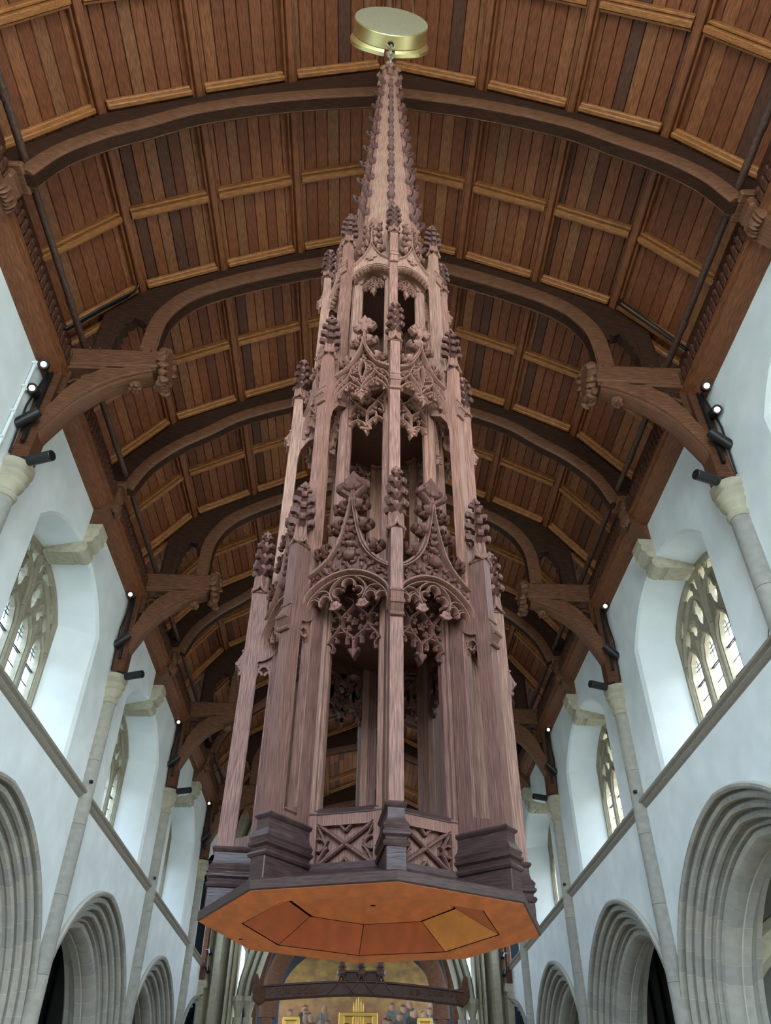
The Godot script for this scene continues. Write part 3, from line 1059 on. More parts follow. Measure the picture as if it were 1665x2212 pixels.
const SIDE := Transform3D(Vector3(0, 0, 1), Vector3(0, 1, 0), Vector3(-1, 0, 0), Vector3.ZERO)   # x of a flat outline runs out from the axis

func octa(mb: MB, rows_def: Array) -> void:   # [radius, height] rings
	var rows := []
	for q in rows_def:
		var row := PackedVector3Array()
		for i in 8: row.append(corner(-i, q[0], q[1]))
		rows.append(row)
	mb.grid(rows, true)

func crocket_mesh() -> ArrayMesh:   # small square-cut crocket of a pinnacle
	var mb := MB.new()
	prism(mb, v2([0, -0.02, 0.01, -0.012, 0.02, -0.003, 0.034, -0.004, 0.04, 0.004, 0.04, 0.018, 0.034, 0.024, 0.022, 0.024, 0.016, 0.018, 0, 0.016]), -0.0115, 0.0115, SIDE, 0.004)
	return mb.mesh(30)

func leaf_crocket() -> MB:   # a bunch of curled leaves growing out along +x
	var mb := MB.new()
	leaf(mb, at3(Vector3(-0.012, -0.022, 0.002), Vector3.ONE, Vector3(0, 0, -0.1)), 0.056, 0.019)
	for s in [-1.0, 1.0]:
		leaf(mb, at3(Vector3(-0.006, -0.012, s * 0.008), Vector3.ONE, Vector3(0, -s * 0.9, 0.25)), 0.036, 0.014)
	leaf(mb, at3(Vector3(-0.01, -0.004, 0.006), Vector3.ONE, Vector3(0, -0.3, 0.8)), 0.034, 0.014)
	leaf(mb, at3(Vector3(-0.004, -0.018, 0.01), Vector3(1, -1, 1), Vector3(0, -0.35, 0.2)), 0.042, 0.013, 0.7)
	return mb

func pinnacle_mesh() -> ArrayMesh:   # 0 at the gablets' feet, 0.37 high
	var mb := MB.new()
	var g := v2([-0.03, 0.0, -0.022, -0.002, 0.0, 0.03, 0.022, -0.002, 0.03, 0.0, 0.02, 0.022, 0.009, 0.055, 0.0, 0.11, -0.009, 0.055, -0.02, 0.022])
	for i in 4: prism(mb, g, 0.0, 0.034, turn(i * 2.0), 0.005)
	for i in 4: stroke(mb, v2([-0.03, 0.0, -0.012, 0.014, 0.0, 0.034, 0.012, 0.014, 0.03, 0.0]), 0.004, 0.026, 0.036, 0.04, 0.4, turn(i * 2.0))
	var rows := []
	for q in [[0.024, 0.03], [0.014, 0.12], [0.01, 0.24], [0.008, 0.325], [0.012, 0.34], [0.016, 0.352], [0.004, 0.372]]:
		var row := PackedVector3Array()
		for k in 8:
			var a := TAU * k / 8.0 + PI / 8.0
			row.append(Vector3(sin(a) * q[0], q[1], cos(a) * q[0]))
		rows.append(row)
	var from := mb.p.size()
	mb.grid(rows, true)
	mb.fix(from)
	for k in 4:
		blob(mb, corner_x(k * 2.0 + 1.0, 0.014, 0.345, Vector3(0.008, 0.009, 0.01)), 0.1, 6, 4)
	return mb.mesh(25)

func corner_x(i: float, r: float, h: float, s: Vector3) -> Transform3D:
	return Transform3D(Basis(Vector3.UP, -i * PI / 4.0) * Basis.from_scale(s), corner(i, r, h))

func fin_mesh(outline: PackedVector2Array, hw: float) -> ArrayMesh:
	var mb := MB.new()
	prism(mb, outline, -hw, hw, SIDE)
	return mb.mesh()

func set_off(r: float, h: float, hw: float) -> ArrayMesh:   # two beads across a buttress's outer face
	var mb := MB.new()
	for q in [[0.006, -0.058, 0.009], [0.02, -0.012, 0.01], [0.004, 0.05, 0.006]]:
		tube(mb, [Vector3(-hw - 0.003, h + q[1], r + q[0]), Vector3(hw + 0.003, h + q[1], r + q[0])], q[2], 8)
	prism(mb, v2([r - 0.003, h - 0.055, r + 0.007, h - 0.044, r + 0.011, h - 0.035, r + 0.021, h - 0.022, r + 0.025, h - 0.012, r + 0.023, h, r + 0.015, h + 0.018, r + 0.006, h + 0.036, r + 0.004, h + 0.05, r - 0.003, h + 0.05]), -hw, hw, SIDE)
	return mb.mesh(40)

func bulge(r: float, h: float) -> PackedVector2Array:   # ogee weathering on a buttress's outline, going up
	return v2([r, h - 0.06, r + 0.004, h - 0.044, r + 0.008, h - 0.035, r + 0.018, h - 0.022, r + 0.022, h - 0.012, r + 0.02, h + 0.0, r + 0.012, h + 0.018, r + 0.003, h + 0.036, r + 0.001, h + 0.05])

func jamb_frame(a: float, half: float, jo: float, y0: float, y1: float, th := 0.045) -> MB:   # two moulded posts of one face
	var mb := MB.new()
	for s in [-1.0, 1.0]:
		var pr := v2([s * jo, a - th, s * jo, a - 0.02, s * (jo + 0.006), a - 0.012, s * (jo + 0.013), a - 0.012, s * (jo + 0.016), a - 0.002, s * (jo + 0.024), a, s * half, a, s * half * (1.0 - th / a), a - th])
		if area2(pr) < 0: pr.reverse()
		sweep(mb, pr, [Transform3D(Vector3(1, 0, 0), Vector3(0, 0, 1), Vector3(0, 1, 0), Vector3(0, y0, 0)), Transform3D(Vector3(1, 0, 0), Vector3(0, 0, 1), Vector3(0, 1, 0), Vector3(0, y1, 0))])
	return mb

func sym_stroke(mb: MB, a: PackedVector2Array, hw: float, z0: float, z1: float, ridge := 0.25, hw1 := -1.0) -> void:
	for s in 2: stroke(mb, a if s == 0 else mir(a), hw, z0, z0 + (z1 - z0) * 0.55, z1, ridge, ID, false, hw1)

func cusp(mb: MB, at: Vector2, to: Vector2, bend: float, hw: float, z0: float, z1: float) -> void:   # a hooked point inside tracery, and its mirror image
	var d := to - at
	var n := d.orthogonal() * bend
	for s in 2:
		var a := bez(at, at + d * 0.4 + n, to - d * 0.15 + n, to, 5)
		stroke(mb, a if s == 0 else mir(a), hw, z0, z0 + (z1 - z0) * 0.5, z1, 0.3, ID, false, hw * 0.7)
		blob(mb, at3(Vector3(to.x * (1 if s == 0 else -1), to.y, (z0 + z1) * 0.5), Vector3(hw * 1.5, hw * 1.5, (z1 - z0) * 0.5)), 0.0, 6, 4)

func fleuron(mb: MB, c: Vector2, r: float, z: float) -> void:   # a carved rose
	for i in 5:
		var a := TAU * i / 5.0
		blob(mb, at3(v3(c + Vector2(sin(a), cos(a)) * r * 0.62, z), Vector3(r * 0.42, r * 0.42, r * 0.4)), 0.15, 8, 5)
	blob(mb, at3(v3(c, z + r * 0.15), Vector3(r * 0.35, r * 0.35, r * 0.4)), 0.0, 8, 5)

func foliage(mb: MB, poly: PackedVector2Array, count: int, r: float, z: float) -> void:   # carved leaves spread over a flat panel
	var lo := poly[0]
	var hi := poly[0]
	for v in poly:
		lo = lo.min(v)
		hi = hi.max(v)
	var put := []
	var tries := 0
	while put.size() < count and tries < 4000:
		tries += 1
		var c := Vector2(rng.randf_range(lo.x, hi.x), rng.randf_range(lo.y, hi.y))
		if not Geometry2D.is_point_in_polygon(c, poly): continue
		var ok := true
		for o in put: if o.distance_to(c) < r * 1.15: ok = false
		if not ok: continue
		put.append(c)
		var a := rng.randf() * TAU
		var q := r * rng.randf_range(0.75, 1.15)
		blob(mb, at3(v3(c, z), Vector3(q, q * 0.62, q * 0.6), Vector3(rng.randf_range(-0.4, 0.4), rng.randf_range(-0.4, 0.4), a)), 0.34, 9, 5)
		blob(mb, at3(v3(c + Vector2(cos(a), sin(a)) * q * 0.55, z + q * 0.25), Vector3(q * 0.4, q * 0.36, q * 0.45), Vector3(0, 0, a)), 0.2, 7, 4)

func finial_a(mb: MB, c: Vector2, s: float, z: float) -> void:   # broad leaf finial: two side lobes and a peak
	stroke(mb, v2([c.x, c.y - 0.1 * s, c.x, c.y]), 0.014 * s, z - 0.016, z, z + 0.014, 0.4)
	for e in [-1.0, 1.0]:
		stroke(mb, smooth(v2([c.x, c.y - 0.06 * s, c.x + e * 0.022 * s, c.y - 0.035 * s, c.x + e * 0.045 * s, c.y - 0.015 * s]), 3), 0.013 * s, z - 0.014, z + 0.004, z + 0.016, 0.4)
		blob(mb, at3(Vector3(c.x + e * 0.045 * s, c.y - 0.005 * s, z), Vector3(0.021, 0.023, 0.02) * s, Vector3(0, 0, e * 0.7)), 0.25, 9, 6)
		blob(mb, at3(Vector3(c.x + e * 0.022 * s, c.y + 0.018 * s, z), Vector3(0.019, 0.024, 0.02) * s, Vector3(0, 0, e * 0.4)), 0.2, 8, 6)
	prism(mb, v2([c.x - 0.034 * s, c.y - 0.012 * s, c.x, c.y - 0.03 * s, c.x + 0.034 * s, c.y - 0.012 * s, c.x + 0.026 * s, c.y + 0.035 * s, c.x, c.y + 0.072 * s, c.x - 0.026 * s, c.y + 0.035 * s]), z - 0.014, z + 0.018, ID, 0.008)
	blob(mb, at3(Vector3(c.x, c.y - 0.008 * s, z + 0.016), Vector3(0.012, 0.018, 0.012) * s), 0.1, 7, 5)

func build_cover() -> void:
	var t := thing("font_cover", "tall carved oak font cover with pinnacles and crocketed spire, hanging in the nave", "font cover", Vector3(-0.0524, 2.2412, -3.0342))
	t.basis = Basis(Vector3(0, 0, 1), -0.0073) * Basis(Vector3.UP, 0.0943)
	# base board: octagonal rim, sloping ledge, and a sunk veneered underside
	var mb := MB.new()
	octa(mb, [[0.455, 0.0], [0.602, 0.0], [0.606, 0.004], [0.606, 0.03], [0.6, 0.035], [0.55, 0.042], [0.40, 0.1], [0.40, 0.12], [0.1, 0.12]])
	part("base_board", mb.mesh(), M.oak_base, t)
	var um := MB.new()
	for i in 8:
		var a := corner(i, 0.455, -0.001)
		var b := corner(i + 1, 0.455, -0.001)
		var c := corner(i + 1, 0.6, -0.001)
		var d := corner(i, 0.6, -0.001)
		var m := MB.new()
		m.q(a, b, c, d)
		m.q(d, c, c + Vector3(0, 0.004, 0), d + Vector3(0, 0.004, 0))
		part("underside_border", m.mesh(), M.veneer0, t)
		var p := MB.new()
		var e0 := corner(i, 0.451, 0.0)
		var e1 := corner(i + 1, 0.451, 0.0)
		var f1 := corner(i + 1, 0.3, 0.078)
		var f0 := corner(i, 0.3, 0.078)
		var ctr := (e0 + e1 + f0 + f1) * 0.25
		p.q(e0.lerp(ctr, 0.012), e1.lerp(ctr, 0.012), f1.lerp(ctr, 0.012), f0.lerp(ctr, 0.012))
		part("underside_panel", p.mesh(), M["veneer%d" % [1, 0, 1, 1, 1, 2, 1, 1][i]], t)
	octa(um, [[0.295, 0.084], [0.285, 0.076], [0.01, 0.075]])
	part("underside_centre", um.mesh(), M.veneer0, t)
	var ub := MB.new()
	octa(ub, [[0.46, 0.005], [0.3, 0.09], [0.01, 0.09]])
	part("underside_backing", ub.mesh(), M.oak_base, t)
	var nail := MB.new()
	box(nail, corner(2.62, 0.52, -0.001), Vector3(0.014, 0.004, 0.006))
	part("screw_plate", nail.mesh(), M.black, t)

	# ---- the three tiers of buttresses
	var pin := pinnacle_mesh()
	var croc := crocket_mesh()
	# lowest buttress: an open slot between an outer and an inner post, joined above by a solid web
	var outer := v2([0.515, 0.03, 0.576, 0.03])
	outer.append_array(bulge(0.576, 0.99))
	outer.append_array(v2([0.577, 1.345, 0.505, 1.345, 0.5, 1.23, 0.41, 1.21, 0.41, 1.15]))
	for v in arc(Vector2(0.515, 1.15), 0.1, 0.155, 190, 268, 7): outer.append(v)
	outer.append(Vector2(0.515, 0.985))
	var f1 := fin_mesh(outer, 0.0245)
	var inner := MB.new()
	box(inner, Vector3(0, 0.62, 0.42), Vector3(0.044, 1.1, 0.07), 0.004)
	box(inner, Vector3(0, 0.15, 0.485), Vector3(0.044, 0.24, 0.07))
	prism(inner, v2([0.45, 0.262, 0.52, 0.262, 0.52, 0.27, 0.45, 0.29]), -0.022, 0.022, SIDE)
	var f1i := inner.mesh()
	var tre := MB.new()      # trefoil head of the slot
	for h in [[0.455, 1.0, 0.513, 1.0]]:
		stroke(tre, bez(Vector2(0.455, 0.93), Vector2(0.456, 1.0), Vector2(0.512, 1.0), Vector2(0.514, 0.93), 10), 0.006, -0.014, 0.006, 0.014, 0.4, SIDE)
		for e in [-1.0, 1.0]:
			stroke(tre, arc(Vector2(0.485 + e * 0.018, 0.938), 0.012, 0.016, 90 - e * 90, 90 + e * 90, 6), 0.005, -0.012, 0.004, 0.012, 0.4, SIDE)
			stroke(tre, v2([0.485 + e * 0.03, 0.985, 0.485 + e * 0.03, 0.27]), 0.004, -0.02, 0.016, 0.02, 0.5, SIDE)
		prism(tre, v2([0.455, 0.98, 0.485, 0.985, 0.515, 0.98, 0.515, 1.01, 0.44, 1.09, 0.43, 1.06, 0.455, 1.0]), -0.01, 0.01, SIDE)
	var tref := tre.mesh(25)
	var pl := MB.new()       # plinth and base mouldings wrapping each buttress
	box(pl, Vector3(0, 0.07, 0.518), Vector3(0.064, 0.09, 0.138), 0.003)
	box(pl, Vector3(0, 0.09, 0.41), Vector3(0.064, 0.05, 0.09), 0.003)
	var plm := pl.mesh()
	var bm := MB.new()
	var wrap := v2([-0.1, 0.0, 0.0, 0.0])
	var mp := v2([0.0, 0.1, 0.014, 0.104, 0.018, 0.112, 0.014, 0.12, 0.007, 0.124, 0.009, 0.132, 0.018, 0.139, 0.019, 0.147, 0.013, 0.152, 0.014, 0.158, 0.017, 0.164, 0.014, 0.171, 0.006, 0.182, 0.002, 0.198, 0.002, 0.222, 0.008, 0.227, 0.011, 0.234, 0.008, 0.24, 0.0, 0.244, -0.02, 0.244, -0.02, 0.1])
	var rows := []
	for q in [[-1.0, 0.37, -1, 0], [-1.0, 0.576, -1, 1], [1.0, 0.576, 1, 1], [1.0, 0.37, 1, 0]]:
		var row := PackedVector3Array()
		for v in mp: row.append(Vector3(q[0] * 0.0245 + q[2] * v.x, v.y, q[1] + q[3] * v.x))
		rows.append(row)
	bm.grid(rows, true)
	bm.fix(0)
	var bmm := bm.mesh(30)
	var so1 := set_off(0.576, 0.99, 0.0245)
	var o2b := v2([0.445, 1.15, 0.496, 1.15])
	o2b.append_array(bulge(0.497, 2.34))
	o2b.append_array(v2([0.5, 2.655, 0.455, 2.655, 0.445, 2.52, 0.34, 2.47, 0.33, 2.4, 0.34, 2.37, 0.4, 2.33, 0.435, 2.26, 0.445, 2.2]))
	var f2 := fin_mesh(o2b, 0.025)
	var so2 := set_off(0.497, 2.34, 0.025)
	var o3b := v2([0.36, 2.4, 0.412, 2.4])
	o3b.append_array(bulge(0.409, 3.585))
	o3b.append_array(v2([0.408, 3.86, 0.365, 3.86, 0.355, 3.72, 0.28, 3.68, 0.28, 3.62, 0.3, 3.6, 0.34, 3.55, 0.356, 3.48]))
	var f3 := fin_mesh(o3b, 0.024)
	var so3 := set_off(0.409, 3.585, 0.024)
	var back_cr := MB.new()
	for i in range(0, 8):
		var woods := [M.oak, M.oak2, M.oak3]
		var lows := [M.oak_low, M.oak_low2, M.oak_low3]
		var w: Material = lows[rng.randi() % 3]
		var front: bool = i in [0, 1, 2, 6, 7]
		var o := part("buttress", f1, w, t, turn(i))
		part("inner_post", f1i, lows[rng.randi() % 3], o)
		part("slot_tracery", tref, M.oak_low, o)
		part("plinth", plm, M.oak_base, o)
		part("base_moulding", bmm, M.oak_base, o)
		part("weathered_offset", so1, M.oak_low2, o)
		var o2 := part("upper_buttress", f2, woods[rng.randi() % 3], t, turn(i))
		part("weathered_offset", so2, M.oak2, o2)
		var o3 := part("top_buttress", f3, woods[rng.randi() % 3], t, turn(i))
		part("weathered_offset", so3, M.oak, o3)
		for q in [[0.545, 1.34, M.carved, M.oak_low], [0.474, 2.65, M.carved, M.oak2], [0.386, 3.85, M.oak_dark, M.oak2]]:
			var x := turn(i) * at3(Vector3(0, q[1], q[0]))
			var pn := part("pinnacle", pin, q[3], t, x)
			for lev in 4:
				for k in 4:
					var y: float = [0.125, 0.19, 0.255, 0.315][lev]
					var g := Transform3D(Basis(Vector3.UP, PI / 4 + k * PI / 2) * Basis.from_scale(Vector3.ONE * [1.15, 1.1, 1.0, 0.66][lev]), Vector3(0, y, 0)) * at3(Vector3(0, 0, 0.01))
					if front: part("crocket", croc, q[2], pn, g)
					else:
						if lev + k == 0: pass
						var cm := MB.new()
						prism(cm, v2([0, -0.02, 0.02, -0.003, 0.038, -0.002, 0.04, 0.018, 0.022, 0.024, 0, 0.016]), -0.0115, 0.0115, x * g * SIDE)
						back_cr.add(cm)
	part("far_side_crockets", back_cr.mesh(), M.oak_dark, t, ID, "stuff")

	# ---- the eight faces
	# tier 1: panel with a cusped cross, sill, jambs, net tracery with a rose
	var j1 := jamb_frame(0.362, 0.15, 0.099, 0.1, 1.2).mesh(25)
	var pan := MB.new()
	box(pan, Vector3(0, 0.19, 0.33), Vector3(0.27, 0.2, 0.02))
	for s in [-1.0, 1.0]: box(pan, Vector3(s * 0.12, 0.19, 0.35), Vector3(0.04, 0.2, 0.03))
	box(pan, Vector3(0, 0.262, 0.35), Vector3(0.27, 0.042, 0.026))
	box(pan, Vector3(0, 0.11, 0.35), Vector3(0.27, 0.022, 0.026))
	var panm := pan.mesh()
	var cr := MB.new()
	for s in [-1.0, 1.0]: stroke(cr, v2([s * -0.1, 0.112, s * 0.1, 0.25]), 0.0075, 0.34, 0.356, 0.363, 0.35)
	for s in 2:
		for q in [[0.1, 0.25, 0.06, 0.19, -0.35], [0.05, 0.25, 0.0, 0.222, 0.3], [0.1, 0.2, 0.066, 0.182, 0.3], [0.1, 0.165, 0.066, 0.182, -0.3], [0.05, 0.112, 0.0, 0.138, -0.3], [0.1, 0.112, 0.06, 0.172, 0.35]]:
			var a := bez(Vector2(q[0], q[1]), Vector2(q[0], q[1]).lerp(Vector2(q[2], q[3]), 0.3) + Vector2(0, q[4] * 0.03), Vector2(q[0], q[1]).lerp(Vector2(q[2], q[3]), 0.7) + Vector2(0, q[4] * 0.05), Vector2(q[2], q[3]), 5)
			stroke(cr, a if s == 0 else mir(a), 0.0055, 0.34, 0.354, 0.36, 0.4)
	var crm := cr.mesh(25)
	var sl := MB.new()
	prism(sl, v2([0.31, 0.305, 0.345, 0.305, 0.366, 0.283, 0.366, 0.278, 0.31, 0.278]), -0.135, 0.135, SIDE)
	var slm := sl.mesh()
	var tc := MB.new()
	var za := 0.328
	var zb := 0.36
	sym_stroke(tc, bez(Vector2(0, 0.955), Vector2(0.012, 0.99), Vector2(0.058, 0.99), Vector2(0.057, 1.046)), 0.0108, za, zb)
	sym_stroke(tc, bez(Vector2(0.057, 1.046), Vector2(0.056, 1.085), Vector2(0.012, 1.09), Vector2(0.0, 1.14)), 0.0108, za, zb)
	sym_stroke(tc, bez(Vector2(0.057, 1.046), Vector2(0.056, 1.0), Vector2(0.09, 1.0), Vector2(0.104, 0.95)), 0.0108, za, zb)
	sym_stroke(tc, bez(Vector2(0.057, 1.04), Vector2(0.058, 1.085), Vector2(0.09, 1.09), Vector2(0.108, 1.14)), 0.0108, za, zb)
	sym_stroke(tc, bez(Vector2(0.0, 1.12), Vector2(0.005, 1.16), Vector2(0.05, 1.15), Vector2(0.06, 1.2)), 0.0108, za, zb)
	stroke(tc, v2([0, 0.96, 0, 0.9]), 0.009, za, zb - 0.01, zb, 0.4)
	prism(tc, v2([-0.019, 0.905, 0, 0.925, 0.019, 0.905, 0.012, 0.895, 0, 0.872, -0.012, 0.895]), za, zb + 0.004, ID, 0.005)
	for s in [-1.0, 1.0]: blob(tc, at3(Vector3(s * 0.018, 0.915, 0.345), Vector3(0.009, 0.009, 0.014)), 0.0, 8, 5)
	for q in [[0.02, 0.975, 0.022, 1.012, 0.3], [0.05, 1.02, 0.025, 1.02, -0.4], [0.055, 1.06, 0.03, 1.056, 0.4], [0.02, 1.105, 0.024, 1.07, -0.3], [0.072, 0.995, 0.03, 0.965, 0.5], [0.012, 0.97, 0.03, 0.95, -0.5], [0.09, 0.98, 0.072, 0.962, 0.3], [0.062, 1.03, 0.092, 1.02, 0.4], [0.062, 1.062, 0.092, 1.062, -0.4], [0.1, 0.955, 0.09, 0.918, 0.3], [0.04, 1.1, 0.06, 1.12, 0.2]]:
		cusp(tc, Vector2(q[0], q[1]), Vector2(q[2], q[3]), q[4], 0.0078, za + 0.004, zb - 0.004)
	fleuron(tc, Vector2(0, 1.039), 0.019, 0.355)
	box(tc, Vector3(0, 1.2, 0.34), Vector3(0.25, 0.05, 0.04))
	var tcm := tc.mesh(35)
	# tier 1 gable
	var gz := 0.455
	var g1 := MB.new()
	var og := smooth(v2([0.178, 1.2, 0.13, 1.232, 0.088, 1.278, 0.06, 1.325, 0.043, 1.37, 0.028, 1.43, 0.017, 1.49, 0.007, 1.55, 0.003, 1.6]), 3)
	var arch1 := smooth(v2([0.18, 1.05, 0.174, 1.09, 0.158, 1.125, 0.115, 1.165, 0.06, 1.195, 0.0, 1.207]), 4)
	sym_stroke(g1, og, 0.0065, gz - 0.01, gz + 0.026, 0.35, 0.0045)
	var og2 := PackedVector2Array()
	for v in og: og2.append(v + Vector2(0.0075, 0.013))
	sym_stroke(g1, og2, 0.009, gz - 0.03, gz + 0.014, 0.5, 0.006)
	sym_stroke(g1, arch1, 0.01, gz - 0.02, gz + 0.03, 0.35)
	var a2 := PackedVector2Array()
	for v in arch1: a2.append(v * Vector2(0.94, 1.0) + Vector2(0, -0.016))
	sym_stroke(g1, a2, 0.006, gz - 0.03, gz + 0.012, 0.4)
	# trefoil middle and two-lobed side arches
	for c in [[0.0, 1.153, 0.026, -25, 205], [0.041, 1.115, 0.022, -90, 120], [-0.041, 1.115, 0.022, 60, 270]]:
		stroke(g1, arc(Vector2(c[0], c[1]), c[2], c[2], c[3], c[4], 9), 0.0065, gz - 0.028, gz - 0.002, gz + 0.008, 0.3)
	sym_stroke(g1, smooth(v2([0.0, 1.192, 0.032, 1.182, 0.066, 1.15, 0.074, 1.11, 0.062, 1.075]), 4), 0.0065, gz - 0.028, gz + 0.01, 0.3)
	for c in [[0.093, 1.083, 0.022, 0, 175], [0.14, 1.072, 0.024, 0, 178]]:
		var q := arc(Vector2(c[0], c[1]), c[2], c[2] * 1.1, c[3], c[4], 8)
		sym_stroke(g1, q, 0.0065, gz - 0.028, gz + 0.006, 0.3)
		var q2 := arc(Vector2(c[0], c[1] + 0.004), c[2] * 1.2, c[2] * 1.5, c[3] + 10, c[4] - 10, 8)
		sym_stroke(g1, q2, 0.005, gz - 0.028, gz + 0.0, 0.3)
	sym_stroke(g1, smooth(v2([0.168, 1.08, 0.135, 1.125, 0.09, 1.13, 0.066, 1.09]), 4), 0.006, gz - 0.028, gz + 0.008, 0.3)
	for s in [-1.0, 1.0]:
		for e in [-0.5, 0.1, 0.7]: leaf(g1, Transform3D(Basis(Vector3(0, 0, 1), -PI / 2 + s * (e - 0.2)) * Basis(Vector3.RIGHT, -1.2), Vector3(s * 0.058, 1.078, gz + 0.0)), 0.032, 0.011, 0.5)
		blob(g1, at3(Vector3(s * 0.117, 1.072, gz - 0.006), Vector3(0.008, 0.01, 0.012)), 0.1, 7, 5)
		blob(g1, at3(Vector3(s * 0.172, 1.052, gz - 0.006), Vector3(0.012, 0.01, 0.014)), 0.1, 7, 5)
		blob(g1, at3(Vector3(s * 0.022, 1.13, gz - 0.008), Vector3(0.007, 0.006, 0.012)), 0.0, 6, 4)
	var g1m := g1.mesh(30)
	var field := PackedVector2Array()
	for v in og: field.append(v)
	var left_og := mir(og)
	left_og.reverse()
	for v in left_og: field.append(v)
	var low := mir(arch1)
	for k in range(6, low.size()): field.append(low[k])
	var hi1 := arch1.duplicate()
	hi1.reverse()
	for k in range(1, hi1.size() - 6): field.append(hi1[k])
	var fb := MB.new()
	prism(fb, field, gz - 0.02, gz - 0.002)
	foliage(fb, inset(field, 0.004) if area2(field) > 0 else field, 62, 0.0155, gz + 0.003)
	for k in 5: blob(fb, at3(Vector3(0, 1.315 + k * 0.038, gz + 0.006), Vector3(0.03 - k * 0.0035, 0.016, 0.022)), 0.2, 10, 5)
	blob(fb, at3(Vector3(0, 1.292, gz + 0.012), Vector3(0.03, 0.026, 0.028)), 0.08, 12, 7)
	var fbm := fb.mesh(45)
	var lc := leaf_crocket()
	var lc_big := MB.new().add(lc, at3(Vector3.ZERO, Vector3.ONE * 1.0)).mesh(50)
	var lc_mid := MB.new().add(lc, at3(Vector3.ZERO, Vector3.ONE * 0.85)).mesh(50)
	var lc_left := MB.new().add(lc, at3(Vector3.ZERO, Vector3(-1.0, 1.0, 1.0))).mesh(50)
	var lc_midl := MB.new().add(lc, at3(Vector3.ZERO, Vector3(-0.85, 0.85, 0.85))).mesh(50)
	var fi := MB.new()
	finial_a(fi, Vector2(0, 1.682), 1.22, gz)
	for s in [-1.0, 1.0]: leaf(fi, Transform3D(Basis(Vector3(0, 0, 1), 0.3 if s > 0 else PI - 0.3) * Basis.from_scale(Vector3(1, s, 1)), Vector3(s * 0.01, 1.652, gz + 0.006)), 0.05, 0.016, 0.7)
	var fim := fi.mesh(45)
	# tier 2 jambs and tracery
	var j2 := jamb_frame(0.312, 0.129, 0.083, 1.21, 2.5, 0.04).mesh(25)
	var t2 := MB.new()
	za = 0.28
	zb = 0.31
	stroke(t2, v2([0, 2.21, 0, 2.33]), 0.006, za, zb - 0.01, zb, 0.3)
	sym_stroke(t2, bez(Vector2(0, 2.31), Vector2(0.004, 2.36), Vector2(0.04, 2.36), Vector2(0.052, 2.395)), 0.0078, za, zb)
	sym_stroke(t2, bez(Vector2(0.052, 2.395), Vector2(0.075, 2.37), Vector2(0.09, 2.36), Vector2(0.09, 2.3)), 0.0078, za, zb)
	sym_stroke(t2, bez(Vector2(0.052, 2.39), Vector2(0.06, 2.42), Vector2(0.09, 2.42), Vector2(0.095, 2.47)), 0.0078, za, zb)
	sym_stroke(t2, bez(Vector2(0.052, 2.39), Vector2(0.03, 2.42), Vector2(0.01, 2.42), Vector2(0.0, 2.47)), 0.0078, za, zb)
	sym_stroke(t2, bez(Vector2(0, 2.215), Vector2(0.02, 2.285), Vector2(0.075, 2.29), Vector2(0.088, 2.245)), 0.0078, za, zb)
	sym_stroke(t2, arc(Vector2(0.062, 2.25), 0.018, 0.022, 0, 180, 6), 0.005, za, zb - 0.006)
	sym_stroke(t2, arc(Vector2(0.025, 2.24), 0.018, 0.022, 0, 170, 6), 0.005, za, zb - 0.006)
	for q in [[0.045, 2.285, 0.045, 2.32, 0.2], [0.01, 2.32, 0.028, 2.335, 0.4], [0.085, 2.32, 0.066, 2.335, -0.4], [0.03, 2.37, 0.045, 2.35, 0.3], [0.02, 2.41, 0.0, 2.40, 0.4], [0.07, 2.405, 0.085, 2.39, 0.3]]:
		cusp(t2, Vector2(q[0], q[1]), Vector2(q[2], q[3]), q[4], 0.0062, za + 0.004, zb - 0.006)
	for k in 9: blob(t2, at3(Vector3(rng.randf_range(-0.02, 0.02), 2.2 + rng.randf_range(-0.015, 0.02), 0.305 + rng.randf() * 0.01), Vector3(0.01, 0.009, 0.012)), 0.3, 7, 5)
	prism(t2, v2([-0.012, 2.195, 0.012, 2.195, 0, 2.168]), za, zb, ID, 0.004)
	box(t2, Vector3(0, 2.49, 0.3), Vector3(0.22, 0.04, 0.03))
	var t2m := t2.mesh(30)
	var g2 := MB.new()
	gz = 0.4
	var ogb := smooth(v2([0.158, 2.505, 0.115, 2.535, 0.08, 2.57, 0.055, 2.61, 0.034, 2.655, 0.015, 2.7, 0.004, 2.745, 0.0, 2.8]), 3)
	sym_stroke(g2, ogb, 0.0075, gz - 0.012, gz + 0.022, 0.3, 0.005)
	var ogb2 := PackedVector2Array()
	for v in ogb: ogb2.append(v + Vector2(0.007, 0.014))
	sym_stroke(g2, ogb2, 0.011, gz - 0.022, gz + 0.012, 0.5, 0.008)
	stroke(g2, v2([0, 2.74, 0, 2.88]), 0.011, gz - 0.014, gz + 0.004, gz + 0.014, 0.3, ID, false, 0.008)
	za = gz - 0.016
	zb = gz + 0.014
	stroke(g2, v2([0, 2.32, 0, 2.41]), 0.008, za, gz, zb, 0.3)
	sym_stroke(g2, bez(Vector2(0, 2.39), Vector2(0.004, 2.45), Vector2(0.05, 2.46), Vector2(0.069, 2.518)), 0.0078, za, zb)
	sym_stroke(g2, bez(Vector2(0.069, 2.518), Vector2(0.09, 2.46), Vector2(0.138, 2.46), Vector2(0.143, 2.36)), 0.0078, za, zb)
	sym_stroke(g2, bez(Vector2(0, 2.43), Vector2(0.002, 2.5), Vector2(0.045, 2.55), Vector2(0.0, 2.612)), 0.0078, za, zb)
	sym_stroke(g2, bez(Vector2(0.0, 2.612), Vector2(0.035, 2.59), Vector2(0.068, 2.58), Vector2(0.069, 2.51)), 0.0078, za, zb)
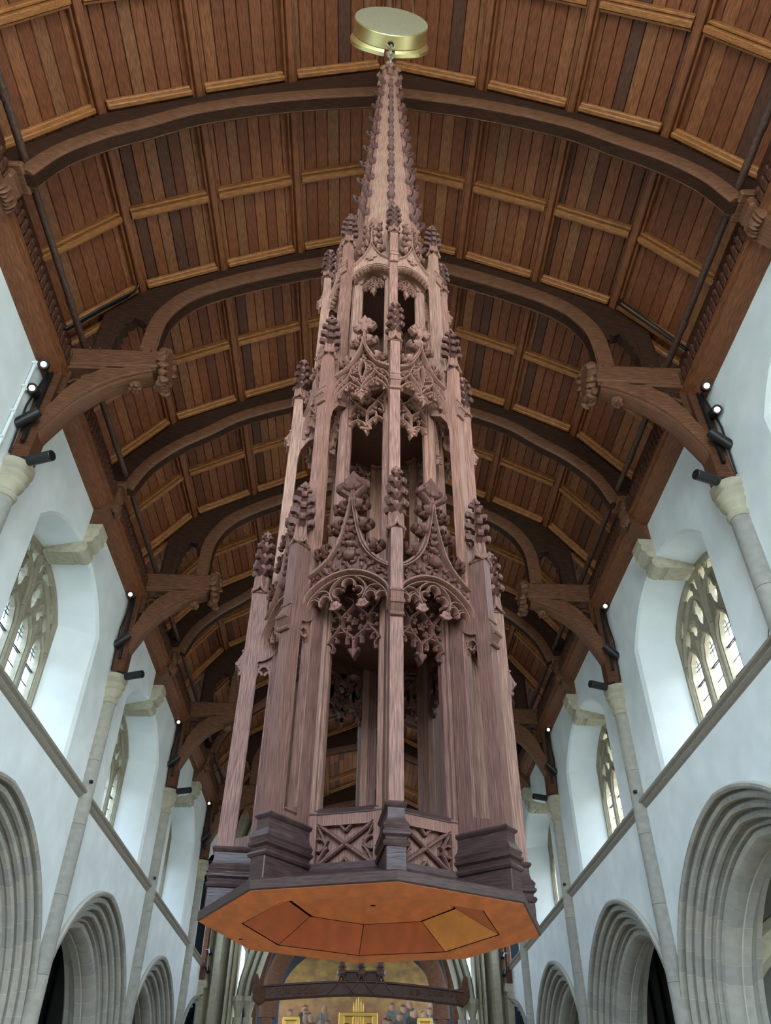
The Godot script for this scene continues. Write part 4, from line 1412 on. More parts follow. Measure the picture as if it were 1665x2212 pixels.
	sym_stroke(g2, bez(Vector2(0.0, 2.47), Vector2(0.02, 2.52), Vector2(0.06, 2.52), Vector2(0.069, 2.52)), 0.005, za, zb)
	sym_stroke(g2, bez(Vector2(0.069, 2.518), Vector2(0.1, 2.52), Vector2(0.13, 2.5), Vector2(0.145, 2.44)), 0.0078, za, zb)
	sym_stroke(g2, bez(Vector2(0.0, 2.39), Vector2(0.03, 2.4), Vector2(0.03, 2.43), Vector2(0.068, 2.447)), 0.0078, za, zb)
	sym_stroke(g2, bez(Vector2(0.068, 2.447), Vector2(0.1, 2.42), Vector2(0.12, 2.4), Vector2(0.142, 2.345)), 0.0078, za, zb)
	sym_stroke(g2, v2([0.149, 2.33, 0.15, 2.5]), 0.006, za, zb, 0.5)
	for q in [[0.01, 2.46, 0.028, 2.478, 0.4], [0.06, 2.49, 0.042, 2.488, 0.4], [0.05, 2.47, 0.035, 2.462, -0.4], [0.09, 2.48, 0.1, 2.466, 0.3], [0.13, 2.45, 0.112, 2.45, 0.4], [0.09, 2.505, 0.108, 2.486, -0.3], [0.02, 2.59, 0.03, 2.57, 0.3], [0.055, 2.555, 0.04, 2.555, 0.4], [0.025, 2.54, 0.045, 2.535, 0.3], [0.02, 2.41, 0.03, 2.385, 0.4], [0.055, 2.442, 0.05, 2.412, -0.5], [0.085, 2.437, 0.085, 2.408, 0.5], [0.13, 2.385, 0.118, 2.365, 0.3], [0.012, 2.385, 0.03, 2.37, -0.5], [0.0, 2.66, 0.012, 2.63, 0.3]]:
		cusp(g2, Vector2(q[0], q[1]), Vector2(q[2], q[3]), q[4], 0.0068, za + 0.003, zb - 0.004)
	prism(g2, v2([-0.05, 2.352, -0.02, 2.36, 0, 2.385, 0.02, 2.36, 0.05, 2.352, 0.03, 2.336, 0.016, 2.325, 0, 2.298, -0.016, 2.325, -0.03, 2.336]), za, zb + 0.006, ID, 0.006)
	for s in [-1.0, 1.0]:
		leaf(g2, Transform3D(Basis(Vector3(0, 0, 1), -0.2 if s > 0 else PI + 0.2), Vector3(s * 0.004, 2.348, gz + 0.012)), 0.045, 0.012, 0.3 * s)
		leaf(g2, Transform3D(Basis(Vector3(0, 0, 1), -PI / 2 + s * 0.5), Vector3(0, 2.362, gz + 0.014)), 0.05, 0.012, 0.3)
	for s in [-1.0, 1.0]: blob(g2, at3(Vector3(s * 0.145, 2.338, gz), Vector3(0.012, 0.01, 0.016)), 0.1, 7, 5)
	var g2m := g2.mesh(30)
	var fi2 := MB.new()
	prism(fi2, v2([-0.012, 2.86, 0.012, 2.86, 0.02, 2.885, 0.04, 2.872, 0.066, 2.9, 0.068, 2.912, 0.05, 2.93, 0.034, 2.965, 0.018, 2.97, 0, 3.008, -0.018, 2.97, -0.034, 2.965, -0.05, 2.93, -0.068, 2.912, -0.066, 2.9, -0.04, 2.872, -0.02, 2.885]), gz - 0.018, gz + 0.016, ID, 0.007)
	for s in [-1.0, 1.0]:
		blob(fi2, at3(Vector3(s * 0.05, 2.907, gz + 0.012), Vector3(0.018, 0.012, 0.014), Vector3(0, 0, s * 0.3)), 0.2, 8, 5)
		blob(fi2, at3(Vector3(s * 0.022, 2.94, gz + 0.014), Vector3(0.012, 0.02, 0.012), Vector3(0, 0, s * -0.4)), 0.2, 8, 5)
	var fi2m := fi2.mesh(35)
	# tier 3
	var t3 := MB.new()
	var jm3 := jamb_frame(0.281, 0.117, 0.069, 2.46, 3.53, 0.035)
	gz = 0.281
	var h3 := PackedVector2Array()
	var win3 := smooth(v2([0.069, 3.52, 0.062, 3.555, 0.04, 3.585, 0.0, 3.597]), 4)
	for v in both_from(win3): h3.append(v)
	for v in v2([-0.117, 3.52, -0.117, 3.7, 0.117, 3.7, 0.117, 3.52]): h3.append(v)
	prism(jm3, h3, gz - 0.035, gz)
	var j3 := jm3.mesh(25)
	za = 0.25
	zb = 0.276
	sym_stroke(t3, arc(Vector2(0.035, 3.47), 0.032, 0.045, 10, 172, 8), 0.005, za, zb)
	sym_stroke(t3, bez(Vector2(0, 3.43), Vector2(0.005, 3.5), Vector2(0.04, 3.5), Vector2(0.067, 3.47)), 0.005, za, zb)
	sym_stroke(t3, bez(Vector2(0, 3.5), Vector2(0.02, 3.53), Vector2(0.01, 3.55), Vector2(0.0, 3.6)), 0.005, za, zb)
	sym_stroke(t3, bez(Vector2(0.0, 3.595), Vector2(0.02, 3.54), Vector2(0.05, 3.53), Vector2(0.067, 3.5)), 0.005, za, zb)
	for q in [[0.052, 3.56, 0.03, 3.54, 0.3], [0.03, 3.5, 0.028, 3.47, 0.3], [0.055, 3.49, 0.05, 3.462, 0.3], [0.01, 3.46, 0.014, 3.432, 0.4]]:
		cusp(t3, Vector2(q[0], q[1]), Vector2(q[2], q[3]), q[4], 0.0045, za + 0.003, zb - 0.004)
	prism(t3, v2([-0.016, 3.44, 0, 3.46, 0.016, 3.44, 0.008, 3.425, 0, 3.4, -0.008, 3.425]), za, zb, ID, 0.004)
	var t3m := t3.mesh(30)
	var g3 := MB.new()
	gz = 0.328
	var ogc := smooth(v2([0.116, 3.635, 0.09, 3.662, 0.065, 3.695, 0.043, 3.735, 0.022, 3.785, 0.005, 3.845, 0.0, 3.9]), 3)
	var arch3 := smooth(v2([0.118, 3.518, 0.1, 3.548, 0.065, 3.575, 0.03, 3.59, 0.0, 3.594]), 3)
	var fld := PackedVector2Array()
	for v in ogc: fld.append(v)
	var lg := mir(ogc)
	lg.reverse()
	for v in lg: fld.append(v)
	var la := mir(arch3)
	for v in la: fld.append(v)
	var ra := arch3.duplicate()
	ra.reverse()
	for k in range(1, ra.size()): fld.append(ra[k])
	prism(g3, fld, 0.278, gz + 0.004)
	sym_stroke(g3, ogc, 0.008, gz - 0.02, gz + 0.02, 0.3, 0.005)
	sym_stroke(g3, arch3, 0.008, gz - 0.02, gz + 0.018, 0.3)
	var ar4 := PackedVector2Array()
	for v in arch3: ar4.append(v + Vector2(0, 0.02))
	sym_stroke(g3, ar4, 0.004, gz - 0.02, gz + 0.014, 0.3)
	for k in 6:
		var p := arch3[mini(k * 2 + 2, arch3.size() - 1)]
		sym_stroke(g3, arc(p + Vector2(0, -0.004), 0.011, 0.012, 180, 360, 5), 0.0035, gz - 0.012, gz + 0.014, 0.3)
	for e in 5:
		var a := (e - 2) * 0.7
		blob(g3, at3(Vector3(sin(a) * 0.022, 3.69 + cos(a) * 0.02, gz + 0.012), Vector3(0.008, 0.018, 0.008), Vector3(0, 0, -a)), 0.1, 7, 5)
	blob(g3, at3(Vector3(0, 3.672, gz + 0.012), Vector3(0.018, 0.01, 0.01)), 0.2, 9, 5)
	var g3m := g3.mesh(30)
	var fi3 := MB.new()
	finial_a(fi3, Vector2(0, 4.098), 1.0, gz)
	stroke(fi3, v2([0, 3.86, 0, 4.05]), 0.016, gz - 0.014, gz + 0.006, gz + 0.016, 0.4, ID, false, 0.012)
	var fi3m := fi3.mesh(45)
	for i in 8:
		var x := turn(i + 0.5)
		var wd: Material = [M.oak_low, M.oak_low2, M.oak_low3][rng.randi() % 3]
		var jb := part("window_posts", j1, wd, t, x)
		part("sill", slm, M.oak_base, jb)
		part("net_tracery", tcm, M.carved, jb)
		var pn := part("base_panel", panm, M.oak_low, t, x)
		part("cusped_cross", crm, M.oak_dark, pn)
		var ga := part("ogee_gable", g1m, M.oak_low, t, x)
		part("carved_foliage", fbm, M.carved, ga)
		part("finial", fim, M.carved, ga)
		for q in [[0.032, 1.548], [0.052, 1.44], [0.1, 1.318]]:
			for s in [-1.0, 1.0]:
				part("leaf_crocket", lc_big if s > 0 else lc_left, M.carved, ga, at3(Vector3(s * q[0], q[1], 0.458)))
		var jc := part("upper_window_posts", j2, [M.oak, M.oak2, M.oak3][rng.randi() % 3], t, x)
		part("tracery", t2m, M.oak, jc)
		var gb := part("pierced_gable", g2m, M.oak2, t, x)
		part("finial", fi2m, M.oak2, gb)
		for q in [[0.03, 2.762], [0.078, 2.612]]:
			for s in [-1.0, 1.0]: part("leaf_crocket", lc_big if s > 0 else lc_left, M.oak2, gb, at3(Vector3(s * q[0], q[1], 0.4)))
		var jd := part("top_window_posts", j3, [M.oak, M.oak3][rng.randi() % 2], t, x)
		part("tracery", t3m, M.oak, jd)
		var gc := part("top_gable", g3m, M.oak3, t, x)
		part("finial", fi3m, M.oak2, gc)
		for q in [[0.047, 3.77], [0.026, 3.855], [0.02, 3.935], [0.022, 4.01]]:
			for s in [-1.0, 1.0]: part("leaf_crocket", lc_mid if s > 0 else lc_midl, M.oak2, gc, at3(Vector3(s * q[0], q[1], 0.33)))
	# inner floors that close each tier
	for q in [[0.39, 1.19], [0.335, 2.47], [0.3, 3.66]]:
		var dk := MB.new()
		octa(dk, [[0.01, q[1]], [q[0], q[1]], [q[0], q[1] + 0.04], [0.01, q[1] + 0.04]])
		dk.fix(0)
		part("inner_floor", dk.mesh(), M.oak_dark, t)
	# spire: eight boards, roll ribs with crockets, foliate top
	for i in 8:
		var m := MB.new()
		m.q(corner(i, 0.266, 3.68), corner(i + 1, 0.266, 3.68), corner(i + 1, 0.062, 7.26), corner(i, 0.062, 7.26))
		part("spire_board", m.mesh(), [M.oak3, M.oak, M.oak2][rng.randi() % 3], t)
	var rb := MB.new()
	tube(rb, [Vector3(0, 3.7, 0.268), Vector3(0, 7.24, 0.064)], 0.0115, 8, 0.009)
	for k in 70:
		var f := k / 70.0
		blob(rb, at3(Vector3(0, lerpf(3.9, 7.2, f), lerpf(0.256, 0.066, f) + 0.004), Vector3(0.011, 0.02, 0.012)), 0.1, 6, 3)
	var rbm := rb.mesh(40)
	var sc := MB.new()   # spire crocket: an upswept leaf with a bulbous curl, over the rib at +z
	var out := Basis(Vector3.UP, -PI / 2)
	leaf(sc, Transform3D(out * Basis(Vector3(0, 0, 1), 0.5), Vector3(0, -0.075, 0.0)), 0.1, 0.022, 0.75)
	blob(sc, at3(Vector3(0, 0.02, 0.056), Vector3(0.025, 0.023, 0.023)), 0.12, 10, 6)
	for s in [-1.0, 1.0]: leaf(sc, Transform3D(Basis(Vector3.UP, -PI / 2 + s * 1.1) * Basis(Vector3(0, 0, 1), 0.6), Vector3(0, -0.05, 0.005)), 0.055, 0.014)
	var scm := sc.mesh(50)
	for i in 8:
		var r := part("spire_rib", rbm, M.oak2, t, turn(i))
		for k in 11:
			var h := 4.4 + k * 0.275 + (0.1 if i % 2 else 0.0)
			if h > 6.98: continue
			var z := lerpf(0.268, 0.064, (h - 3.7) / 3.54)
			part("spire_crocket", scm, M.oak_dark, r, at3(Vector3(0, h, z + 0.002), Vector3.ONE * lerpf(0.98, 0.7, (h - 4.3) / 3.0)))
	var cp := MB.new()
	octa(cp, [[0.066, 7.05], [0.1, 7.085], [0.106, 7.11], [0.1, 7.13], [0.066, 7.15]])
	for i in 8: stroke(cp, v2([-0.04, 7.075, 0, 7.12, 0.04, 7.075]), 0.007, 0.075, 0.1, 0.108, 0.4, turn(i + 0.5))
	lathe(cp, v2([0, 7.1, 0.055, 7.1, 0.055, 7.24, 0.03, 7.4, 0, 7.41]), 12)
	part("spire_ring", cp.mesh(30), M.oak, t)
	var kf := MB.new()
	for i in 8:
		blob(kf, corner_x(i, 0.07, 7.215, Vector3(0.036, 0.085, 0.03)), 0.2, 9, 7)
		blob(kf, corner_x(i, 0.098, 7.29, Vector3(0.032, 0.034, 0.026)), 0.2, 8, 5)
	part("spire_finial", kf.mesh(50), M.oak2, t)

func both_from(a: PackedVector2Array) -> PackedVector2Array:   # right half ends on the axis; adds the left half
	var r := a.duplicate()
	for i in range(a.size() - 2, -1, -1): r.append(Vector2(-a[i].x, a[i].y))
	return r

# ---------------------------------------------------------------- hanging gear
func build_gear() -> void:
	var t := thing("pulley_drum", "round polished brass pulley drum hanging above the font cover's spire tip", "pulley", Vector3(0.005, 10.575, -2.99))
	t.rotation.y = deg_to_rad(5.0)
	var fx := Transform3D(Basis(Vector3.RIGHT, PI / 2), Vector3.ZERO)
	var mb := MB.new()
	lathe(mb, v2([0, -0.05, 0.37, -0.05, 0.378, -0.044, 0.378, 0.082, 0.37, 0.09, 0, 0.09]), 64, fx)
	part("drum", mb.mesh(30), M.brass, t)
	var fc := MB.new()
	lathe(fc, v2([0, 0.0905, 0.374, 0.0905, 0.374, 0.094, 0, 0.094]), 64, fx)
	part("front_plate", fc.mesh(30), M.brass_face, t)
	for s in [-1.0, 1.0]:
		var fl := MB.new()
		var rows := []
		for k in 17:
			var a := deg_to_rad(lerpf(185.0, 262.0, k / 16.0))
			var row := PackedVector3Array()
			var w := 0.035 * sin(PI * minf(1.0, k / 16.0 * 1.3 + 0.05)) + 0.012
			for q in [[0.38, -0.05], [0.384 + w, -0.075], [0.384 + w, -0.11], [0.36, -0.11]]:
				row.append(Vector3(cos(a) * q[0] * -s, sin(a) * q[0], q[1]))
			rows.append(row)
		fl.grid(rows, true)
		fl.fix(0)
		part("guard_lip", fl.mesh(30), M.brass, t)
	var ey := MB.new()
	lathe(ey, v2([0, -0.402, 0.034, -0.402, 0.036, -0.38, 0.03, -0.36, 0, -0.36]), 14)
	part("chain_hole", ey.mesh(30), M.black, t)
	var ch := thing("chain", "steel shackle and chain joining the brass drum to the font cover's tip", "chain", Vector3.ZERO)
	var y := 10.2
	for k in 6:
		var l := MB.new()
		var pts := []
		for q in 13:
			var a := TAU * q / 12.0
			pts.append(Vector3(cos(a) * 0.034, sin(a) * 0.064, 0))
		tube(l, pts, 0.0125, 7)
		part("link", l.mesh(50), M.steel, ch, at3(Vector3(0.005, y - k * 0.098, -3.0 - k * 0.008), Vector3.ONE, Vector3(0, (k % 2) * 1.4 + 0.4, 0.25 if k % 2 else -0.15)))
	var rods := thing("hanging_rods", "three thin metal rods holding the brass drum from the roof ridge", "rods", Vector3.ZERO)
	for q in [[-0.235, 0.011], [0.0, 0.016], [0.255, 0.011]]:
		var r := MB.new()
		tube(r, [Vector3(q[0], 10.6, -3.02), Vector3(q[0], 12.1 - absf(q[0]) * 0.4, -3.02)], q[1], 8)
		part("rod", r.mesh(40), M.steel, rods)

# ---------------------------------------------------------------- spotlights
func build_spots() -> void:
	var by := MB.new()
	lathe(by, v2([0, -0.02, 0.043, -0.02, 0.046, -0.016, 0.046, 0.2, 0.043, 0.204, 0.036, 0.204, 0.034, 0.19, 0, 0.19]), 16, Transform3D(Basis(Vector3.RIGHT, PI / 2), Vector3.ZERO))
	var body := by.mesh(30)
	var ln := MB.new()
	lathe(ln, v2([0, 0.192, 0.027, 0.192, 0.027, 0.197, 0.015, 0.194, 0, 0.196]), 16, Transform3D(Basis(Vector3.RIGHT, PI / 2), Vector3.ZERO))
	var lens := ln.mesh(30)
	var nth := ["nearest", "second", "third", "fourth"]
	# [height, distance out from the wall, aim across (towards the nave), aim up, aim along (+ is towards the viewer)]
	var aims := [[8.86, 0.05, 0.25, -0.6, 0.75], [8.42, 0.05, 0.2, -0.5, 0.8], [7.98, 0.1, 0.7, 0.6, 0.1], [7.37, 0.42, -0.85, 0.0, -0.3]]
	var words := ["lit, topmost on", "lit, second on", "tilted upwards on", "level, lowest on"]
	for s in [-1.0, 1.0]:
		var side: String = "left" if s < 0 else "right"
		for i in range(1, 5):
			for k in 4:
				if i > 1 and k == 1: continue
				var q: Array = aims[k]
				var at := Vector3(s * (4.0 - q[1]), q[0], zt(i) + 0.26)
				var d := Vector3(-s * q[2], q[3], q[4]).normalized()
				var t := thing("spotlight", "black cylindrical spotlight, %s the %s hammerbeam truss at the %s wall" % [words[k], nth[i - 1], side], "spotlight", at, "spotlights on the truss wall posts")
				var x := Transform3D(Basis.looking_at(-d, Vector3.UP) * Basis.from_scale(Vector3(1.3, 1.3, 1.3)), -d * 0.12)
				part("body", body, M.black, t, x)
				part("lens", lens, M.lamp if k < 2 else M.glass0, t, x)
				var br := MB.new()
				tube(br, [Vector3.ZERO, Vector3(s * (q[1] * 0.3), 0.05, -0.06), Vector3(s * (q[1] - 0.1), 0.03 if k < 3 else 0.14, -0.14)], 0.012, 6)
				part("bracket", br.mesh(), M.black, t)
				if k < 2:
					var l := SpotLight3D.new()
					l.name = "lamp_light"
					t.add_child(l, true)
					l.transform = Transform3D(Basis.looking_at(d, Vector3.UP), d * 0.15)
					l.light_energy = 0.5
					l.light_color = Color(1, 0.93, 0.82)
					l.spot_range = 30
					l.spot_angle = 24
					l.light_size = 0.05
					l.spot_attenuation = 2.0
					l.shadow_enabled = true
			var tk := MB.new()
			box(tk, Vector3(s * 3.9, 8.35, zt(i) + 0.17), Vector3(0.04, 1.3, 0.05), 0.005)
			tube(tk, [Vector3(s * 3.97, 7.5, zt(i) + 0.2), Vector3(s * 3.98, 8.2, zt(i) + 0.24), Vector3(s * 3.9, 9.0, zt(i) + 0.2), Vector3(s * 3.92, 9.3, zt(i) + 0.3)], 0.012, 6)
			solo("light_track", tk.mesh(), M.black, "black lighting track with cable on the %s truss's wall post, %s wall" % [nth[i - 1], side], "light track", "lighting tracks on the wall posts")
	var cd := MB.new()
	tube(cd, [Vector3(-3.975, 7.3, zt(1) + 0.42), Vector3(-3.975, 8.75, zt(1) + 0.42)], 0.019, 10)
	for k in 4: box(cd, Vector3(-3.98, 7.5 + k * 0.4, zt(1) + 0.42), Vector3(0.04, 0.03, 0.08), 0.004)
	solo("conduit", cd.mesh(30), M.conduit, "white cable conduit running up the left wall beside the nearest spotlights", "conduit")
	for q in [[-1.0, 2], [-1.0, 3], [1.0, 2], [1.0, 3], [1.0, 1]]:
		var s: float = q[0]
		var cl := MB.new()
		box(cl, Vector3(s * 3.87, 5.76, zt(q[1]) + 0.14), Vector3(0.05, 0.045, 0.05), 0.008)
		if q[1] == 1: tube(cl, [Vector3(s * 3.87, 5.76, zt(1) + 0.12), Vector3(s * 3.93, 5.8, zt(1) - 0.1), Vector3(s * 3.96, 5.7, zt(1) - 0.28), Vector3(s * 3.93, 5.62, zt(1) - 0.3)], 0.004, 5)
		solo("cable_clip", cl.mesh(), M.black, "small black cable fitting by the %s shaft of the %s wall" % [["nearest", "second", "third"][q[1] - 1], "left" if s < 0 else "right"], "cable fitting", "cable fittings by the shafts")
	for s in [-1.0, 1.0]:
		var cb := MB.new()
		var f := seg_frame(3, s, 0.02, zt(1.0) + 0.2)
		tube(cb, [f * Vector3(-0.62, -0.02, 0), f * Vector3(-0.5, -0.06, 0.02), f * Vector3(0, -0.05, 0.0), f * Vector3(0.6, -0.06, 0)], 0.018, 6)
		tube(cb, [f * Vector3(-0.6, 0.0, 0.04), f * Vector3(-0.4, -0.04, 0.06), f * Vector3(0.1, -0.04, 0.04), f * Vector3(0.6, -0.06, 0.03)], 0.014, 6)
		solo("roof_cable", cb.mesh(40), M.black, "black cables lying along the nearest hammerbeam truss at its %s end" % ("left" if s < 0 else "right"), "cable")

# ---------------------------------------------------------------- chancel end
func build_east() -> void:
	var z := EAST
	var wl := MB.new()
	for s in [-1.0, 1.0]: prism(wl, v2([s * 3.9, 0, s * 5.2, 0, s * 5.2, 9.7, s * 4.02, 9.7, s * 3.9, 8.6]), z - 0.5, z)
	part("wall_east", wl.mesh(), M.plaster, self)
	tag(get_node("wall_east"), "narrow white wall beside the chancel arch at the far end of the nave", "wall", "", "structure")
	var t := thing("chancel_arch", "tall moulded grey stone chancel arch below and behind the font cover", "arch")
	for s in [-1.0, 1.0]:
		# outer order runs straight up; the inner one springs from a capital
		for q in [[3.93, 0.16, 0.0], [3.62, 0.2, 0.06], [3.3, 0.06, 0.02], [3.2, 0.06, -0.1]]:
			var pth := PackedVector2Array()
			for v in smooth(v2([q[0], 0, q[0], 3.0, q[0], 6.6, q[0] - 0.04, 8.4, q[0] - 0.25, 9.4]), 4): pth.append(Vector2(v.x * s, v.y))
			var m := MB.new()
			stroke(m, pth, q[1], z - 0.6, z - 0.1, z + q[2] + 0.1, 0.4)
			part("outer_moulding", m.mesh(30), M.tracery, t)
		for q in [[2.98, 0.1], [2.8, 0.09], [2.66, 0.05]]:
			var pth := PackedVector2Array()
			for v in smooth(v2([q[0], 4.95, q[0] - 0.06, 5.4, q[0] - 0.3, 6.2, q[0] - 0.6, 6.8, q[0] - 1.0, 7.3]), 4): pth.append(Vector2(v.x * s, v.y))
			var m := MB.new()
			stroke(m, pth, q[1], z - 0.5, z - 0.2, z - 0.05, 0.4)
			part("inner_moulding", m.mesh(30), M.tracery, t)
		var c := MB.new()
		for q in [[2.98, 0.16], [2.72, 0.14]]:
			lathe(c, v2([0, 4.5, 0.08, 4.5, 0.1, 4.62, q[1], 4.8, q[1] + 0.03, 4.84, q[1] + 0.03, 4.95, 0, 4.95]), 8, at3(Vector3(s * q[0], 0, z - 0.15)), PI / 8)
			lathe(c, v2([0, 0, 0.12, 0, 0.12, 4.5, 0, 4.5]), 12, at3(Vector3(s * q[0], 0, z - 0.15)))
		part("capital_shafts", c.mesh(25), M.tracery, t)
		var wp := MB.new()
		box(wp, Vector3(s * 3.95, 6.9, z + 0.22), Vector3(0.14, 3.3, 0.2), 0.02)
		solo("wall_post", wp.mesh(), M.truss_dark, "dark timber wall post of the end truss beside the chancel arch on the %s" % ("left" if s < 0 else "right"), "post")
		var cb := MB.new()
		var pr := v2([4.0, 4.8, 3.93, 4.9, 3.86, 4.94, 3.84, 5.0, 3.86, 5.05, 3.8, 5.08, 3.78, 5.14, 3.8, 5.24, 4.0, 5.24])
		if s < 0: pr = mir(pr)
		prism(cb, pr, z + 0.1, z + 0.34)
		solo("stone_corbel", cb.mesh(), M.tracery, "stone corbel under the end truss's wall post on the %s" % ("left" if s < 0 else "right"), "corbel", "stone corbels under the end truss")
		for k in 2:
			var at := Vector3(s * 3.8, 5.5 + k * 0.4, z + 0.42)
			var sp := thing("spotlight", "small black spotlight on the end wall post, %s, at the %s" % ["upper one" if k else "lower one", "left" if s < 0 else "right"], "spotlight", at, "spotlights on the end wall posts")
			var b := MB.new()
			tube(b, [Vector3(0, 0.0, 0.0), Vector3(-s * 0.05, -0.12, 0.12)], 0.05, 10)
			part("body", b.mesh(40), M.black, sp)
			var g := MB.new()
			tube(g, [Vector3(0, 0, 0), Vector3(s * 0.12, 0.02, -0.08)], 0.016, 6)
			part("bracket", g.mesh(), M.black, sp)
	# rood beam
	var r := thing("rood_beam", "dark carved rood beam with bracketed posts across the chancel arch", "beam", Vector3(0.12, 0, z + 0.1))
	var bm := MB.new()
	var top := smooth(v2([-2.55, 5.13, -1.2, 5.22, 0, 5.26, 1.2, 5.2, 2.62, 5.06]), 4)
	var poly := top.duplicate()
	for i in range(top.size() - 1, -1, -1): poly.append(top[i] - Vector2(0, 0.3))
	prism(bm, poly, -0.12, 0.12, ID, 0.02)
	stroke(bm, top, 0.03, -0.14, 0.12, 0.16, 0.5)
	part("beam", bm.mesh(25), M.rood, r)
	var cv := MB.new()
	for x in [-2.0, -1.85, -1.55, -1.4, -1.25, -1.15, 1.3, 1.45, 1.75, 1.9, 2.05, 2.3]:
		box(cv, Vector3(x, 5.08 - absf(x) * 0.03, 0.125), Vector3(0.09, 0.13, 0.03), 0.008)
	part("carved_letters_band", cv.mesh(), M.truss_dark, r)
	for s in [-1.0, 1.0]:
		var br := MB.new()
		prism(br, v2([s * 2.4, 5.1, s * 2.55, 5.15, s * 2.66, 5.42, s * 2.74, 5.4, s * 2.76, 5.1, s * 2.72, 4.85, s * 2.6, 4.74, s * 2.48, 4.78, s * 2.4, 4.86]), -0.13, 0.13, ID, 0.02)
		part("end_bracket", br.mesh(), M.truss_dark, r)
	for q in [-0.5, 0.0, 0.5]:
		var p := MB.new()
		box(p, Vector3(q, 5.75 if q != 0.0 else 5.6, 0), Vector3(0.16, 0.75 if q != 0.0 else 0.5, 0.16), 0.02)
		lathe(p, v2([0, 5.38, 0.09, 5.38, 0.13, 5.44, 0.13, 5.5, 0.09, 5.56, 0.12, 5.6, 0.09, 5.64, 0, 5.64]), 8, at3(Vector3(q, 0, 0)))
		for e in [-1.0, 1.0]: stroke(p, bez(Vector2(q + e * 0.03, 5.4), Vector2(q + e * 0.08, 5.2), Vector2(q + e * 0.25, 5.05), Vector2(q + e * 0.36, 4.98), 6), 0.022, -0.05, 0.1, 0.17, 0.5)
		part("rood_post", p.mesh(25), M.rood, r)
	var rail := MB.new()
	box(rail, Vector3(0, 5.5, 0), Vector3(1.0, 0.05, 0.1), 0.01)
	box(rail, Vector3(0, 5.38, -0.02), Vector3(1.0, 0.22, 0.03))
	part("rail", rail.mesh(), M.rood, r)
	# chancel behind
	for s in [-1.0, 1.0]:
		var cw := MB.new()
		box(cw, Vector3(s * 4.2, 2.6, z - 5.2), Vector3(0.4, 5.2, 9.4))
		box(cw, Vector3(s * 4.2, 8.7, z - 5.2), Vector3(0.4, 2.2, 9.4))
		for k in 5: box(cw, Vector3(s * 4.2, 6.4, z - 0.9 - k * 2.1), Vector3(0.4, 2.4, 0.9))
		part("wall_chancel_" + ("left" if s < 0 else "right"), cw.mesh(), M.plaster, self)
		for k in 4:
			var pg := MB.new()
			box(pg, Vector3(s * 4.2, 6.4, z - 1.95 - k * 2.1), Vector3(0.01, 2.4, 1.2))
			part("pane", pg.mesh(), M.glass0, get_node("wall_chancel_" + ("left" if s < 0 else "right")))
		tag(get_node("wall_chancel_" + ("left" if s < 0 else "right")), "white %s wall of the chancel with window openings" % ("left" if s < 0 else "right"), "wall", "", "structure")
	var ew := MB.new()
	box(ew, Vector3(0, 6.1, z - 9.9), Vector3(8.8, 12.2, 0.4))
	solo("wall_chancel_east", ew.mesh(), M.blue, "dark blue painted wall behind the high altar", "wall", "", "structure")
	for k in 2:
		var ar := MB.new()
		var w := 2.9 if k == 0 else 2.75
		for s in [-1.0, 1.0]:
			var pth := PackedVector2Array()
			for v in smooth(v2([w, 5.2, w - 0.06, 6.0, w - 0.4, 6.9, w - 1.2, 7.9, 0.0, 8.9]), 4): pth.append(Vector2(v.x * s, v.y))
			stroke(ar, pth, 0.26, -0.12, 0.1, 0.14, 0.6)
			box(ar, Vector3(s * w, 2.6, 0), Vector3(0.3, 5.2, 0.24))
		var o := solo("chancel_truss", ar.mesh(30), M.truss_dark, "dark arched timber rib of the chancel roof, the %s one" % ["nearer", "farther"][k], "roof truss", "arched ribs of the chancel")
		o.position.z = z - 2.6 - k * 3.2
	# mural: gold half-round above, a crowd of soft-edged robed figures below
	var im := Image.create(512, 320, false, Image.FORMAT_RGB8)
	im.fill(c8(150, 104, 62))
	var g := RandomNumberGenerator.new()
	g.seed = 5
	var nz := FastNoiseLite.new()
	nz.frequency = 0.02
	for y in 320:
		for x in 512:
			var b := c8(168, 128, 66).lerp(c8(120, 92, 60), clampf(0.5 + nz.get_noise_2d(x, y * 1.5), 0, 1)).lerp(c8(150, 100, 74), smoothstep(120.0, 260.0, y))
			im.set_pixel(x, y, b)
	var cols := [c8(92, 100, 96), c8(118, 122, 112), c8(110, 84, 66), c8(60, 72, 78), c8(132, 122, 106), c8(120, 88, 78), c8(70, 66, 58), c8(96, 102, 98)]
	for k in 90:
		var fx := g.randf() * 512.0
		if absf(fx - 256.0) < 92.0: continue
		var fy := 166.0 + (k / 90.0) * 110.0 + g.randf() * 10.0
		var cc: Color = cols[g.randi() % 8]
		var sk := c8(176, 128, 98)
		var hair: Color = [c8(70, 48, 36), c8(110, 84, 60), c8(150, 140, 126)][g.randi() % 3]
		var lean := g.randf_range(-0.25, 0.25)
		for y in range(int(fy) - 14, mini(320, int(fy) + 110)):
			for x in range(int(fx) - 44, int(fx) + 44):
				if x < 0 or x > 511: continue
				var dx := x - fx - (y - fy) * lean
				var dy := y - fy
				var sh := 0.5 + 0.5 * nz.get_noise_2d(x * 5.0 + k * 40.0, y * 1.2)
				var w := nz.get_noise_2d(x * 3.0, y * 3.0) * 5.0
				if dx * dx + dy * dy * 0.7 < 92.0: im.set_pixel(x, y, (hair if dy < -5.0 else sk).darkened(0.35 * clampf(dx * 0.08 + 0.4, 0, 1)))
				elif dy > 8.0 and absf(dx + w) < 11.0 + 15.0 * sqrt(minf(1.0, (dy - 8.0) / 40.0)): im.set_pixel(x, y, cc.darkened(0.45 * sh))
	var pm := StandardMaterial3D.new()
	pm.albedo_texture = ImageTexture.create_from_image(im)
	pm.roughness = 0.7
